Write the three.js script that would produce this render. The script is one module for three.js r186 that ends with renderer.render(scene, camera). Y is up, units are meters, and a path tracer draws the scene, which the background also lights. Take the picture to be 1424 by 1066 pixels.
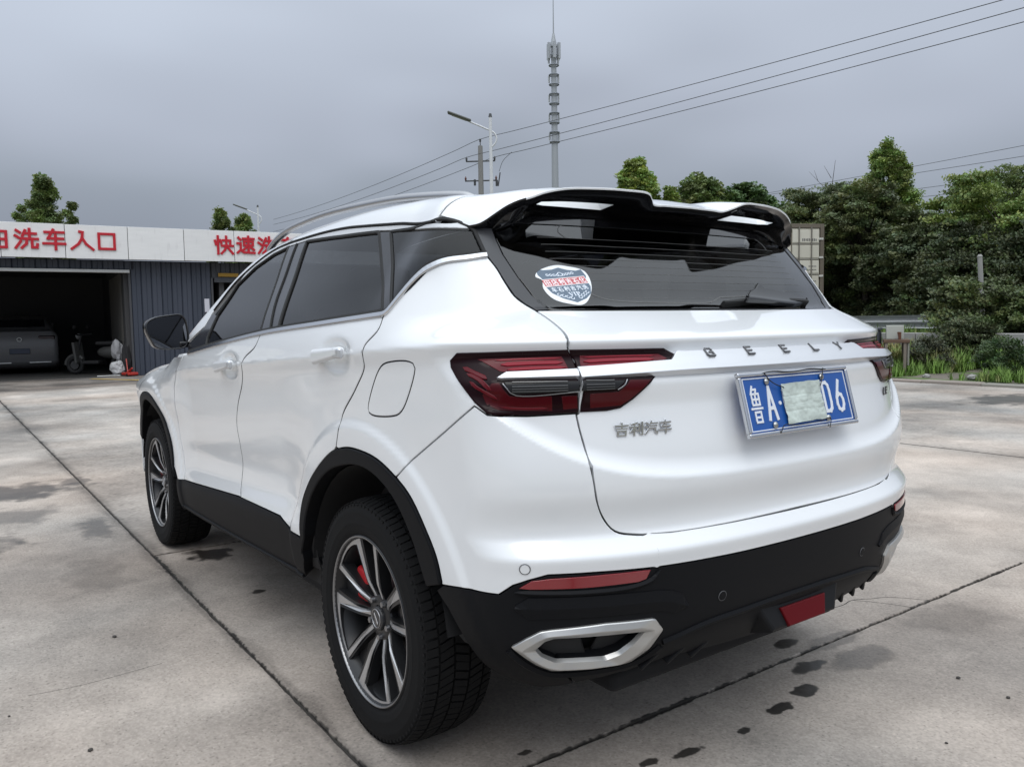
import * as THREE from 'three';
import { mergeGeometries } from 'three/addons/utils/BufferGeometryUtils.js';
import { RoundedBoxGeometry } from 'three/addons/geometries/RoundedBoxGeometry.js';

// ---------- camera, exposure, sky, sun ----------
const scene = new THREE.Scene();
const camera = new THREE.PerspectiveCamera(50.505, 1024 / 766, .05, 900);
camera.position.set(-1.83, 1.187, 3.376);
camera.rotation.set(-.0762, -.6197, -.0161, 'YXZ');
const renderer = new THREE.WebGLRenderer({ antialias: true });
renderer.toneMapping = THREE.LinearToneMapping;
renderer.toneMappingExposure = 1;
renderer.shadowMap.enabled = true;
const SUN = new THREE.Vector3(-.42, 1, .62).normalize();
{
  // an overcast sky with a slate bank of rain cloud low over the horizon, lighter overhead
  const W = 1024, H = 512, d = new Float32Array(W * H * 4);
  const hash = (x, y, z) => { const s = Math.sin(x * 127.1 + y * 311.7 + z * 74.7) * 43758.5453; return s - Math.floor(s); };
  const sm = t => t * t * (3 - 2 * t), lp = (a, b, t) => a + (b - a) * t;
  const n3 = (x, y, z) => {
    const i = Math.floor(x), j = Math.floor(y), k = Math.floor(z), u = sm(x - i), v = sm(y - j), w = sm(z - k);
    const f = (a, b, c) => hash(i + a, j + b, k + c);
    return lp(lp(lp(f(0, 0, 0), f(1, 0, 0), u), lp(f(0, 1, 0), f(1, 1, 0), u), v), lp(lp(f(0, 0, 1), f(1, 0, 1), u), lp(f(0, 1, 1), f(1, 1, 1), u), v), w);
  };
const ramp = [[-90, .16, .155, .15], [-3, .19, .19, .2], [0, .285, .312, .385], [5, .27, .302, .365], [10, .325, .368, .435], [14, .425, .47, .56], [20, .535, .595, .70], [26, .63, .70, .81], [38, .92, 1.0, 1.1], [60, 1.66, 1.79, 1.93], [90, 1.95, 2.08, 2.22]];
  for (let j = 0; j < H; j++) for (let i = 0; i < W; i++) {
    const el = ((j + .5) / H - .5) * 180, az = ((i + .5) / W - .5) * Math.PI * 2, c = Math.cos(el * Math.PI / 180);
    const x = c * Math.cos(az), y = Math.sin(el * Math.PI / 180), z = c * Math.sin(az);
    const cloud = n3(x * 2 + 7, y * 7 + 3, z * 2) * .5 + n3(x * 5, y * 15 + 1, z * 5 + 9) * .3 + n3(x * 11, y * 30, z * 11) * .2 - .5;
    const e = el + cloud * 9 * sm(Math.min(1, Math.max(0, (el + 2) / 12)));
    let k = 0; while (k < ramp.length - 2 && e > ramp[k + 1][0]) k++;
    const t = Math.min(1, Math.max(0, (e - ramp[k][0]) / (ramp[k + 1][0] - ramp[k][0])));
    const back = el > 0 ? 1 + .3 * sm(Math.min(1, Math.max(0, (x * -.58 + z * .81 + .45) / 1.3))) * sm(Math.min(1, Math.max(0, (el - 4) / 40))) : 1;   // the sky clears behind the photographer
    const m = back * (1 + cloud * .14);
    for (let q = 0; q < 3; q++) d[(j * W + i) * 4 + q] = lp(ramp[k][q + 1], ramp[k + 1][q + 1], t) * m;
    d[(j * W + i) * 4 + 3] = 1;
  }
  const sky = new THREE.DataTexture(d, W, H, THREE.RGBAFormat, THREE.FloatType);
  sky.mapping = THREE.EquirectangularReflectionMapping; sky.magFilter = THREE.LinearFilter; sky.minFilter = THREE.LinearFilter; sky.wrapS = THREE.RepeatWrapping; sky.needsUpdate = true;
  scene.background = sky; scene.environment = sky;
  const sun = new THREE.DirectionalLight(0xfff8f0, .6);
  sun.position.copy(SUN).multiplyScalar(60); sun.castShadow = true; sun.shadow.radius = 60;
  sun.shadow.mapSize.set(2048, 2048); Object.assign(sun.shadow.camera, { left: -35, right: 35, top: 35, bottom: -35, near: 1, far: 140 });
  scene.add(sun);
}

// ---------- helpers ----------
let seed = 12345;
const rnd = () => (seed = (seed * 1664525 + 1013904223) >>> 0) / 4294967296;
const rr = (a, b) => a + (b - a) * rnd();
const V = (x, y, z) => new THREE.Vector3(x, y, z);
const taken = {};
const numbered = n => { const k = taken[n] = (taken[n] || 0) + 1; return k === 1 ? n : n + '_' + String(k - 1).padStart(3, '0'); };
const C = (r, g, b) => new THREE.Color().setRGB(r, g, b);
function mat(r, g, b, rough, metal = 0, more = {}) { return new THREE.MeshPhysicalMaterial({ color: C(r, g, b), roughness: rough, metalness: metal, side: THREE.DoubleSide, ...more }); }
function part(name, geo, material, parent, label) {
  const m = new THREE.Mesh(Array.isArray(geo) ? mergeGeometries(geo.map(g => { g = g.index ? g.toNonIndexed() : g; for (const k of Object.keys(g.attributes)) if (!['position', 'normal', 'uv'].includes(k)) g.deleteAttribute(k); return g; })) : geo, material);
  m.name = parent === scene ? numbered(name) : name; m.castShadow = m.receiveShadow = true; parent.add(m);
  if (label) m.userData.label = label;
  return m;
}
function thing(name, label, category, pos = [0, 0, 0], turn = 0, group) {
  const g = new THREE.Group(); g.name = numbered(name); g.position.set(...pos); g.rotation.y = turn; scene.add(g);
  g.userData = { label, category }; if (group) g.userData.group = group;
  return g;
}
function tag(o, label, category, group) { o.userData.label = label; o.userData.category = category; if (group) o.userData.group = group; return o; }
const struct = o => { o.userData.kind = 'structure'; return o; };
const sub = (name, parent, pos = [0, 0, 0]) => { const g = new THREE.Group(); g.name = name; g.position.set(...pos); parent.add(g); return g; };
const box = (w, h, d, x = 0, y = 0, z = 0, r = 0) => { const g = r ? new RoundedBoxGeometry(w, h, d, 2, Math.min(r, w / 2.01, h / 2.01, d / 2.01)) : new THREE.BoxGeometry(w, h, d); g.translate(x, y, z); return g; };
const cyl = (r0, r1, a, b, n = 10, open = false) => { // a tapered bar from a to b
  const A = V(...a), B = V(...b), D = B.clone().sub(A), g = new THREE.CylinderGeometry(r1, r0, D.length(), n, 1, open);
  g.applyQuaternion(new THREE.Quaternion().setFromUnitVectors(V(0, 1, 0), D.normalize())); g.translate((A.x + B.x) / 2, (A.y + B.y) / 2, (A.z + B.z) / 2); return g;
};
const tube = (pts, r, n = 40, k = 6) => new THREE.TubeGeometry(new THREE.CatmullRomCurve3(pts.map(p => V(...p))), n, r, k);
// smooth 2-D noise, seeded, tiling every `per` cells if asked
const hash2 = (x, y, s) => { let h = (x * 374761393 + y * 668265263 + s * 974711) | 0; h = Math.imul(h ^ (h >>> 13), 1274126177); return ((h ^ (h >>> 16)) >>> 0) / 4294967296; };
function vn(x, y, s, per) {
  const i = Math.floor(x), j = Math.floor(y), a = x - i, b = y - j, u = a * a * (3 - 2 * a), v = b * b * (3 - 2 * b), w = per ? q => ((q % per) + per) % per : q => q;
  const p = hash2(w(i), w(j), s), q = hash2(w(i + 1), w(j), s), r = hash2(w(i), w(j + 1), s), t = hash2(w(i + 1), w(j + 1), s);
  return p + (q - p) * u + (r - p) * v + (p - q - r + t) * u * v;
}
const fbm = (x, y, s, o = 4) => { let a = 0, m = .5, f = 1, n = 0; for (let i = 0; i < o; i++) { a += m * vn(x * f, y * f, s + i); n += m; m *= .5; f *= 2.03; } return a / n; };
function dataTex(w, h, fn, srgb = true, wrap = false) {
  const d = new Uint8Array(w * h * 4), o = [0, 0, 0, 255];
  for (let j = 0; j < h; j++) for (let i = 0; i < w; i++) { o[3] = 255; fn(i, j, o); d.set([clamp(o[0], 0, 255), clamp(o[1], 0, 255), clamp(o[2], 0, 255), o[3]], (j * w + i) * 4); }
  const t = new THREE.DataTexture(d, w, h, THREE.RGBAFormat); if (srgb) t.colorSpace = THREE.SRGBColorSpace;
  t.magFilter = THREE.LinearFilter; t.minFilter = THREE.LinearMipmapLinearFilter; t.generateMipmaps = true;
  if (wrap) t.wrapS = t.wrapT = THREE.RepeatWrapping;
  t.needsUpdate = true; return t;
}
// brush strokes of the characters written on the place, each in a square of 10
const water = [[[1, 9], [2.4, 8]], [[.5, 6.4], [2, 5.4]], [[.6, .6], [2.6, 3.6]]];
const frame10 = [[1.2, 8.9], [1.2, .6], [8.8, .6], [8.8, 8.9], [1.2, 8.9]];
const GLYPH = {
  wash: [...water, [[4.6, 9], [3.5, 6.4]], [[4.1, 7.6], [9, 7.6]], [[6.4, 9.7], [6.4, 5]], [[3.1, 5], [9.7, 5]], [[5.4, 5], [5, 2.6], [3.1, .6]], [[7.4, 5], [7.4, .9], [9.4, .9], [9.6, 2.4]]],
  vehicle: [[[1.3, 8.5], [9, 8.5]], [[4.7, 9.7], [2.5, 5.4], [8.7, 5.4]], [[.6, 2.9], [9.5, 2.9]], [[5.6, 7], [5.6, .2]]],
  enter: [[[4.1, 9.5], [5.3, 9.2], [5, 6.2], [3.4, 3.2], [.6, .7]], [[5, 6.4], [6.6, 3.3], [9.5, .5]]],
  mouth: [frame10],
  field: [frame10, [[5, 8.9], [5, .6]], [[1.2, 4.8], [8.8, 4.8]]],
  fast: [[[2, 9.7], [2, .2]], [[.5, 7.2], [.9, 5.3]], [[3.1, 7.6], [3.7, 6.1]], [[4.6, 7.6], [8.5, 7.6], [8.5, 4.6]], [[4, 4.6], [9.7, 4.6]], [[6.4, 9.7], [6.4, 4.8], [5.6, 2.4], [3.8, .4]], [[6.7, 4.2], [9.7, .4]]],
  speed: [[[1.2, 9], [2.3, 7.8]], [[.6, 5.8], [2.3, 5.8], [2.3, 2.2], [.6, .6]], [[2.3, 2], [4, .8], [9.7, .6]], [[3.7, 8.5], [9.4, 8.5]], [[6.5, 9.7], [6.5, 1.5]], [[4.2, 6.9], [4.2, 4.8], [8.9, 4.8], [8.9, 6.9], [4.2, 6.9]], [[6.3, 4.6], [3.8, 2.2]], [[6.7, 4.6], [9.4, 2.4]]],
  luck: [[[.8, 8], [9.2, 8]], [[5, 9.7], [5, 5.6]], [[1.8, 5.6], [8.2, 5.6]], [[2.2, 3.9], [2.2, .5], [7.8, .5], [7.8, 3.9], [2.2, 3.9]]],
  gain: [[[4.8, 9.5], [1.2, 8.4]], [[.5, 6.5], [5.5, 6.5]], [[3, 8.9], [3, .2]], [[2.8, 6.2], [.6, 2.6]], [[3.2, 6], [5.3, 3.8]], [[6.8, 8.6], [6.8, 3]], [[9.1, 9.7], [9.1, .5], [7.6, .9]]],
  steam: [...water, [[4.8, 9.7], [3.4, 6.8]], [[4.4, 8.4], [9.4, 8.4]], [[4.4, 6.6], [8.8, 6.6]], [[3.8, 4.8], [8, 4.8], [8.2, 1.8], [9.4, .4], [9.7, 2]]],
  province: [[[3.6, 9.9], [1.8, 7.9]], [[3, 9.1], [6.4, 9.1], [5.6, 8]], [[2, 7.9], [8, 7.9], [8, 4.9], [2, 4.9], [2, 7.9]], [[2, 6.4], [8, 6.4]], [[5, 7.9], [5, 4.9]], [[.6, 3.9], [9.4, 3.9]], [[2.6, 2.9], [2.6, .2], [7.4, .2], [7.4, 2.9], [2.6, 2.9]], [[2.6, 1.5], [7.4, 1.5]]],
  stone: [[[1, 8.8], [9, 8.8]], [[4.6, 8.8], [3, 5.4], [.8, 2.8]], [[3.2, 4.6], [3.2, .5], [8.4, .5], [8.4, 4.6], [3.2, 4.6]]],
  change: [[[3, 9.6], [.6, 5.4]], [[2.2, 6.8], [2.2, .3]], [[8.6, 7.8], [4.4, 4]], [[5.6, 9.6], [5.6, 1], [9.2, 1], [9.4, 2.8]]],
  shop: [[[5, 9.8], [5, 8.6]], [[1.2, 8.6], [9.4, 8.6]], [[1.4, 8.6], [1.2, 3], [.4, .6]], [[5.6, 8], [5.6, 4.2]], [[5.6, 6.3], [8.6, 6.3]], [[3.2, 4], [3.2, .6], [8.4, .6], [8.4, 4], [3.2, 4]]],
  G: [[[8, 7.4], [7, 9], [3, 9], [1.8, 7.6], [1.8, 2.4], [3, 1], [8, 1], [8, 5], [5.2, 5]]],
  E: [[[8, 9], [2, 9], [2, 1], [8, 1]], [[2, 5], [7.4, 5]]],
  L: [[[2, 9], [2, 1], [8, 1]]],
  Y: [[[1.6, 9], [5, 5], [8.4, 9]], [[5, 5], [5, 1]]],
  A: [[[1.6, .6], [5, 9.4], [8.4, .6]], [[3, 3.6], [7, 3.6]]],
  D: [[[2, .8], [2, 9.2], [6, 9.2], [7.6, 8.4], [8.2, 6.8], [8.2, 3.2], [7.6, 1.6], [6, .8], [2, .8]]],
  six: [[[6.4, 9.4], [2.2, 4.4], [1.8, 2.6], [2.6, 1.2], [4.6, .6], [6.8, 1], [8, 2.4], [8, 3.8], [7, 5.1], [5, 5.5], [3, 4.9]]],
  O: [[[5, 9.2], [2.6, 8.2], [2, 5], [2.6, 1.8], [5, .8], [7.4, 1.8], [8, 5], [7.4, 8.2], [5, 9.2]]],
};
// raised lettering: every stroke is a bar; w, h and t are the glyph's width, height and thickness; k the stroke width
function glyph(name, w, h, k, t, bevel = 0) {
  const out = [];
  let i = 0;
  for (const line of GLYPH[name]) for (let q = 0; q < line.length - 1; q++) {
    const [x0, y0] = line[q], [x1, y1] = line[q + 1], ax = x0 * w / 10 - w / 2, ay = y0 * h / 10 - h / 2, bx = x1 * w / 10 - w / 2, by = y1 * h / 10 - h / 2;
    const L = Math.hypot(bx - ax, by - ay) + k, tt = t * (1 - .02 * (i++ % 5)), g = bevel ? box(L, k, tt, 0, 0, 0, bevel) : box(L, k, tt);
    g.rotateZ(Math.atan2(by - ay, bx - ax)); g.translate((ax + bx) / 2, (ay + by) / 2, tt / 2); out.push(g);
  }
  return mergeGeometries(out.map(g => g.index ? g.toNonIndexed() : g));
}
// ---------- the shape of the car body: an implicit surface, metres, rear = +z, left = -x ----------
const clamp = (v, a, b) => Math.min(b, Math.max(a, v));
const mix = (a, b, t) => a + (b - a) * t;
const sstep = (a, b, v) => { const t = clamp((v - a) / (b - a), 0, 1); return t * t * (3 - 2 * t); };
const smax = (a, b, k) => { const h = Math.max(k - Math.abs(a - b), 0); return Math.max(a, b) + h * h / (4 * k); };
function curve(k) {                                   // monotone cubic through [t, v] knots
  const n = k.length, m = [], d = [];
  for (let i = 0; i < n - 1; i++) d[i] = (k[i + 1][1] - k[i][1]) / (k[i + 1][0] - k[i][0]);
  m[0] = d[0]; m[n - 1] = d[n - 2];
  for (let i = 1; i < n - 1; i++) m[i] = d[i - 1] * d[i] <= 0 ? 0 : 2 / (1 / d[i - 1] + 1 / d[i]);
  return t => {
    if (t <= k[0][0]) return k[0][1] + m[0] * (t - k[0][0]);
    if (t >= k[n - 1][0]) return k[n - 1][1] + m[n - 1] * (t - k[n - 1][0]);
    let i = 0; while (t > k[i + 1][0]) i++;
    const h = k[i + 1][0] - k[i][0], s = (t - k[i][0]) / h, s2 = s * s, s3 = s2 * s;
    return (2 * s3 - 3 * s2 + 1) * k[i][1] + (s3 - 2 * s2 + s) * h * m[i] + (3 * s2 - 2 * s3) * k[i + 1][1] + (s3 - s2) * h * m[i + 1];
  };
}
const halfWidth = curve([[-2.2, .8], [-1.9, .85], [-1.3, .884], [-.6, .891], [.6, .892], [1.3, .894], [1.7, .881], [2.0, .85], [2.3, .8]]);
const profDoor = curve([[-.9, -.3], [-.8, -.13], [-.74, -.062], [-.70, -.036], [-.64, -.022], [-.585, -.012], [-.555, -.009], [-.52, -.018], [-.46, -.036], [-.40, -.040], [-.32, -.033], [-.22, -.026], [-.12, -.021], [-.055, -.014], [-.008, -.002], [0, 0], [.006, -.002], [.05, -.013], [.09, -.025], [.14, -.048], [.3, -.14], [.45, -.228], [.6, -.35]]);
const profWheel = curve([[-.9, -.3], [-.8, -.13], [-.74, -.07], [-.66, -.036], [-.56, -.022], [-.4, -.018], [-.2, -.015], [-.055, -.012], [-.008, -.0018], [0, 0], [.006, -.002], [.05, -.013], [.09, -.025], [.14, -.048], [.3, -.14], [.45, -.228], [.6, -.35]]);
const profRear = curve([[-.9, -.3], [-.8, -.13], [-.74, -.07], [-.66, -.036], [-.56, -.022], [-.4, -.018], [-.2, -.015], [-.055, -.012], [-.008, -.0018], [0, 0], [.006, -.002], [.04, -.012], [.08, -.019], [.15, -.03], [.22, -.05], [.3, -.1], [.45, -.2], [.6, -.33]]);
const creaseY = z => 1.026 + .0625 * z - .05 * sstep(-.5, -1.3, z);
function sideX(y, z) {
  const d = y - creaseY(z), w = sstep(-.95, -.5, z) * (1 - sstep(.62, 1.0, z));
  let x = halfWidth(z) + (z > 1.25 ? mix(profWheel(d), profRear(d), sstep(1.28, 1.55, z)) : mix(profWheel(d), profDoor(d), w));
  x -= sstep(.0, .2, d) * .055 * Math.max(0, z - .6) ** 2 + sstep(-.004, .085, d) * 1.15 * Math.max(0, z - 1.42) ** 2;
  for (const zw of [-1.3, 1.3]) { const r = Math.hypot(z - zw, y - .347); x += .008 * (1 - sstep(.548, .578, r)) + .004 * (1 - sstep(.5, .64, r)); }
  x += .02 * sstep(-.5, -.82, z) * sstep(.7, .84, y) * (1 - sstep(creaseY(z) - .06, creaseY(z) + .03, y));   // haunch of the front wing
  for (const [hz, hy] of [[1.175, 1.1], [.14, 1.032]]) { const q = ((z - hz) / .1) ** 2 + ((y - hy) / .04) ** 2; if (q < 4) x -= .018 * Math.exp(-q * q); }
  return x;
}
const rearZ0 = curve([[.2, 1.9], [.3, 1.98], [.36, 2.04], [.44, 2.095], [.52, 2.112], [.60, 2.119], [.62, 2.121], [.65, 2.1265], [.655, 2.127], [.66, 2.124], [.68, 2.106], [.70, 2.09], [.715, 2.088], [.80, 2.108], [.82, 2.109], [.84, 2.108], [.95, 2.088], [1.04, 2.066], [1.075, 2.03], [1.105, 2.009], [1.139, 2.0215], [1.1445, 2.017], [1.15, 2.006], [1.17, 1.96], [1.212, 1.865], [1.224, 1.84], [1.30, 1.772], [1.43, 1.658], [1.52, 1.578], [1.6, 1.5]]);
function rearZ(a, y) {
  const k = mix(1.0, .75, sstep(1.14, 1.26, y)), yr = .815 + .2 * (Math.min(a, .9) / .85) ** 5;
  const t = clamp((y - yr) / .045, 0, 1);               // the ledge that sweeps down from the lamp across the tailgate
  return rearZ0(y) - k * (.12 * a * a + .25 * a ** 4) - .02 * (1 - (1 - t) ** 2) * (1 - sstep(.98, 1.06, y));
}
const roofY = curve([[-2.2, .8], [-2.05, .9], [-1.7, .985], [-1.3, 1.045], [-1.0, 1.075], [-.92, 1.1], [-.6, 1.305], [-.3, 1.485], [-.13, 1.542], [.1, 1.57], [.4, 1.586], [.8, 1.59], [1.2, 1.578], [1.5, 1.556], [1.8, 1.51], [2.1, 1.45]]);
const topY = (a, z) => roofY(z) - mix(.035, .022, sstep(-1, 0, z)) * (a / .6) ** 2;
function F(x, y, z) {
  const a = Math.abs(x);
  let f = smax(a - sideX(y, z), z - rearZ(a, y), .07);
  f = smax(f, (y - topY(a, z)) * (z < .2 ? .85 : 1), .05);
  return smax(f, -z - (2.14 - .18 * a * a - .28 * a ** 4 - .35 * Math.max(0, .45 - y) ** 2), .1);
}
function grad(x, y, z, e = .0015) {
  const g = [F(x + e, y, z) - F(x - e, y, z), F(x, y + e, z) - F(x, y - e, z), F(x, y, z + e) - F(x, y, z - e)], l = Math.hypot(...g) || 1;
  return [g[0] / l, g[1] / l, g[2] / l];
}
// the outermost point of the body on the line o + t d, coming in from t0
function hit(o, d, t0, t1, step = .02) {
  const s = Math.sign(t1 - t0) * step;
  for (let t = t0, last = t0; (t1 - t) * s > 0; last = t, t += s)
    if (F(o[0] + d[0] * t, o[1] + d[1] * t, o[2] + d[2] * t) < 0) {
      let a = last, b = t;
      for (let i = 0; i < 16; i++) { const m = (a + b) / 2; if (F(o[0] + d[0] * m, o[1] + d[1] * m, o[2] + d[2] * m) < 0) b = m; else a = m; }
      return [o[0] + d[0] * b, o[1] + d[1] * b, o[2] + d[2] * b];
    }
  return null;
}

// ---------- ground ----------
const grain = dataTex(512, 512, (i, j, o) => { const v = 255 * (vn(i / 2, j / 2, 3, 256) * .45 + vn(i / 6, j / 6, 4, 512) * .0 + vn(i / 8, j / 8, 5, 64) * .35 + hash2(i, j, 9) * .2); o[0] = o[1] = o[2] = v; }, false, true);
grain.repeat.set(1.6, 1.6);
// drops, oil and wet patches that lie on the concrete: x, z, radius along x, radius along z, darkness, wetness, edge
const SPOTS = [[.55, 1.77, .095, .036, .62, 1, .25], [.37, 1.87, .07, .03, .66, 1, .2], [.22, 1.895, .055, .024, .66, 1, .2], [.02, 1.915, .03, .014, .6, 1, .2], [-.2, 1.9, .055, .02, .62, 1, .2], [-.325, 1.87, .042, .016, .62, 1, .2], [-.56, 1.63, .022, .012, .6, .6, .3], [.64, 1.6, .055, .028, .55, 1, .3],
  [.72, 1.83, .17, .075, .26, .7, .35], [.82, 1.69, .15, .05, .22, .6, .4], [-.7, -.94, .12, .13, .72, .8, .35], [-.7, -.19, .035, .03, .6, .8, .3], [-1.5, -3.5, .6, .36, .52, .9, .5], [-1.9, -1.95, .42, .36, .5, .9, .5], [-1.1, -1.95, .1, .3, .3, .8, .5], [-1.45, -2.6, .3, .3, .3, .7, .6], [-1.9, -2.9, .4, .5, .4, .8, .5], [-.98, -3.72, .12, .2, .3, .6, .5], [-2.3, -1.6, .35, .4, .38, .8, .5],
  [1.35, 1.85, .28, .16, .16, .3, .5], [10.3, -1.75, .9, .5, .45, 1, .4], [1.0, 1.2, .4, .2, .16, .4, .6], [-1.25, -.9, .16, .35, .16, .3, .7]];
const JX = [-.95, 5.45];
function concrete(x, z, o) {                         // sRGB colour and wetness of the concrete at a place
  const big = fbm(x * .35 + 3, z * .35, 11, 4), mid = fbm(x * 1.5, z * 1.5, 23, 5), fine = fbm(x * 9, z * 9, 31, 4), speck = vn(x * 160, z * 160, 41) * .6 + vn(x * 420, z * 420, 43) * .4;
  const streak = fbm(x * .5, z * 2.6, 51, 4);
  let l = 152 + (big - .5) * 60 + (mid - .5) * 66 + (fine - .5) * 22 + (speck - .5) * 38 - 30 * sstep(.86, .93, vn(x * 230, z * 230, 47)) + 16 * sstep(.88, .95, vn(x * 190, z * 190, 49)) + (streak - .5) * 20 * sstep(-2, -7, z);
  let wet = sstep(.53, .66, fbm(x * .8 + 9, z * .55 + 4, 61, 4)) * .35;
  const pale = sstep(.52, .68, fbm(x * 2.2, z * 1.3, 71, 4)); l += pale * 9;
  l -= wet * 40;
  const far = sstep(-9.5, -11, z) * (1 - sstep(-14.2, -15, z)); l += far * 2;
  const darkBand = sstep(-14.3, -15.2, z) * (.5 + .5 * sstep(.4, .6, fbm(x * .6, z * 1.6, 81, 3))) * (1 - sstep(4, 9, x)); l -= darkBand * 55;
  let dark = 0;
  for (const [sx, sz, a, b, k, w, e] of SPOTS) {
    const dx = (x - sx) / a, dz = (z - sz) / b; if (dx * dx + dz * dz > 6) continue;
    const q = Math.hypot(dx, dz) + (fbm(x * 1.6 / Math.min(a, .2), z * 1.6 / Math.min(a, .2), 91, 4) - .5) * 1.25, m = 1 - sstep(1 - e * .9, 1 + e * .3, q);
    dark = Math.max(dark, m * k); wet = Math.max(wet, m * w);
  }
  for (const jx of JX) { const q = Math.abs(x - jx + (vn(z * 3, jx, 5) - .5) * .03); const g = sstep(.0, 1, fbm(z * 4, jx, 7, 3) * 1.3 - .2); l -= 26 * (1 - sstep(.01, .03 + .06 * g, q)) + 10 * (1 - sstep(.05, .25, q)); }
  for (const [q0, on] of [[Math.abs(x + .95), true], [Math.abs(x - 5.45), true], [Math.abs(z - 1.69), x > -.95 && x < 5.45], [Math.abs(z + 1.1), x > -.95 && x < 5.45]]) if (on) { const q = q0 + (vn(x * 30, z * 30, 15) - .5) * .006 + (vn(x * 90, z * 90, 16) - .5) * .008, w = .0022 + .009 * sstep(.5, .85, fbm(x * 3, z * 3, 17, 3)); dark = Math.max(dark, .7 * (1 - sstep(w, w + .008, q))); }
  l *= 1 - dark;
  o[0] = l * 1.025 + 1; o[1] = l * .975; o[2] = l * .925 - 1; o[4] = wet; o[5] = l;
  const tint = (fbm(x * .9, z * .9, 101, 3) - .5) * 20; o[0] += tint * .6; o[2] += tint * -.4;
}
function groundMat(x0, z0, w, h, nx, ny) {
  const q = [0, 0, 0, 255, 0, 0], wet = new Uint8Array(nx * ny);
  const map = dataTex(nx, ny, (i, j, o) => { concrete(x0 + (i + .5) / nx * w, z0 + (j + .5) / ny * h, q); o[0] = q[0]; o[1] = q[1]; o[2] = q[2]; wet[j * nx + i] = 255 * clamp(.93 - .5 * q[4], .3, 1); });
  const rough = dataTex(nx, ny, (i, j, o) => { o[0] = o[1] = o[2] = wet[j * nx + i]; }, false);
  const m = new THREE.MeshStandardMaterial({ map, roughnessMap: rough, roughness: 1, bumpMap: grain, bumpScale: .0016, side: THREE.DoubleSide });
  m.userData.area = [x0, z0, w, h]; return m;
}
const GM = { left: groundMat(-4.6, -7.95, 3.7, 12.35, 1024, 2048), mid: groundMat(-.96, -1.12, 6.42, 5.6, 2048, 1792), far: groundMat(-9, -19, 27, 27, 1800, 1800) };
const ground = struct(sub('ground', scene)); 
{
  const dark = mat(.035, .032, .028, 1);
  const base = part('joint_bed', new THREE.PlaneGeometry(27, 27).rotateX(-Math.PI / 2).translate(4.5, -.009, -5.5), dark, ground);
  function slab(x0, x1, z0, z1, m) {
    const g = .0025, b = .004, [ax, az, aw, ah] = m.userData.area, pos = [], uv = [], idx = [];
    const step = m === GM.far ? .4 : .05, edge = [];
    const wob = (x, z) => (vn(x * 14, z * 14, 77) - .5) * .006 + (vn(x * 45, z * 45, 78) - .5) * .006;
    const run = (xa, za, xb, zb) => { const n = Math.max(1, Math.ceil(Math.hypot(xb - xa, zb - za) / step)); for (let i = 0; i < n; i++) edge.push([xa + (xb - xa) * i / n, za + (zb - za) * i / n]); };
    run(x0 + g, z0 + g, x0 + g, z1 - g); run(x0 + g, z1 - g, x1 - g, z1 - g); run(x1 - g, z1 - g, x1 - g, z0 + g); run(x1 - g, z0 + g, x0 + g, z0 + g);
    const cx = (x0 + x1) / 2, cz = (z0 + z1) / 2, n = edge.length;
    const put = (x, y, z) => { pos.push(x, y, z); uv.push((x - ax) / aw, (z - az) / ah); return pos.length / 3 - 1; };
    const out = edge.map(([x, z]) => { const w = wob(x, z), sx = Math.abs(Math.abs(x - cx) - (x1 - x0) / 2) < .02 ? Math.sign(cx - x) : 0, sz = Math.abs(Math.abs(z - cz) - (z1 - z0) / 2) < .02 ? Math.sign(cz - z) : 0; return [x + sx * (w + .002), z + sz * (w + .002), sx, sz]; });
    const rings = [0, 1, 2].map(k => out.map(([x, z, sx, sz]) => put(x + sx * (k === 0 ? 0 : k === 1 ? 0 : b), k === 0 ? -.04 : k === 1 ? -b : 0, z + sz * (k < 2 ? 0 : b))));
    for (let k = 0; k < 2; k++) for (let i = 0; i < n; i++) { const j = (i + 1) % n; idx.push(rings[k][i], rings[k][j], rings[k + 1][i], rings[k][j], rings[k + 1][j], rings[k + 1][i]); }
    const top = rings[2].map(i => new THREE.Vector2(pos[i * 3], pos[i * 3 + 2]));
    for (const [a, b2, c] of THREE.ShapeUtils.triangulateShape(top, [])) { const A = top[a], B = top[b2], D = top[c], s = (B.x - A.x) * (D.y - A.y) - (B.y - A.y) * (D.x - A.x); s < 0 ? idx.push(rings[2][a], rings[2][b2], rings[2][c]) : idx.push(rings[2][a], rings[2][c], rings[2][b2]); }
    const geo = new THREE.BufferGeometry(); geo.setAttribute('position', new THREE.Float32BufferAttribute(pos, 3)); geo.setAttribute('uv', new THREE.Float32BufferAttribute(uv, 2)); geo.setIndex(idx);
    const flat = geo.toNonIndexed(); flat.computeVertexNormals();
    part('concrete_slab', flat, m, ground);
  }
  slab(-4.6, -.95, -7.9, 4.3, GM.left);
  for (const [z0, z1] of [[1.69, 4.4], [-1.1, 1.69]]) slab(-.95, 5.45, z0, z1, GM.mid);
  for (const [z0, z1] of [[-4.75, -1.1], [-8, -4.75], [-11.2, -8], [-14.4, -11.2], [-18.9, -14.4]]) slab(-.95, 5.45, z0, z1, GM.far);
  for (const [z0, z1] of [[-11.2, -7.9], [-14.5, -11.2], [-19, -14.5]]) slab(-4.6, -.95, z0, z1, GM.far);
  for (const [z0, z1] of [[-19, -13], [-13, -6], [-6, 0], [0, 6.5]]) slab(-9, -4.6, z0, z1, GM.far);
  for (const [z0, z1] of [[4.4, 8]]) { slab(-.95, 5.45, z0, z1, GM.far); slab(5.45, 12.2, z0, z1, GM.far); }
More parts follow.
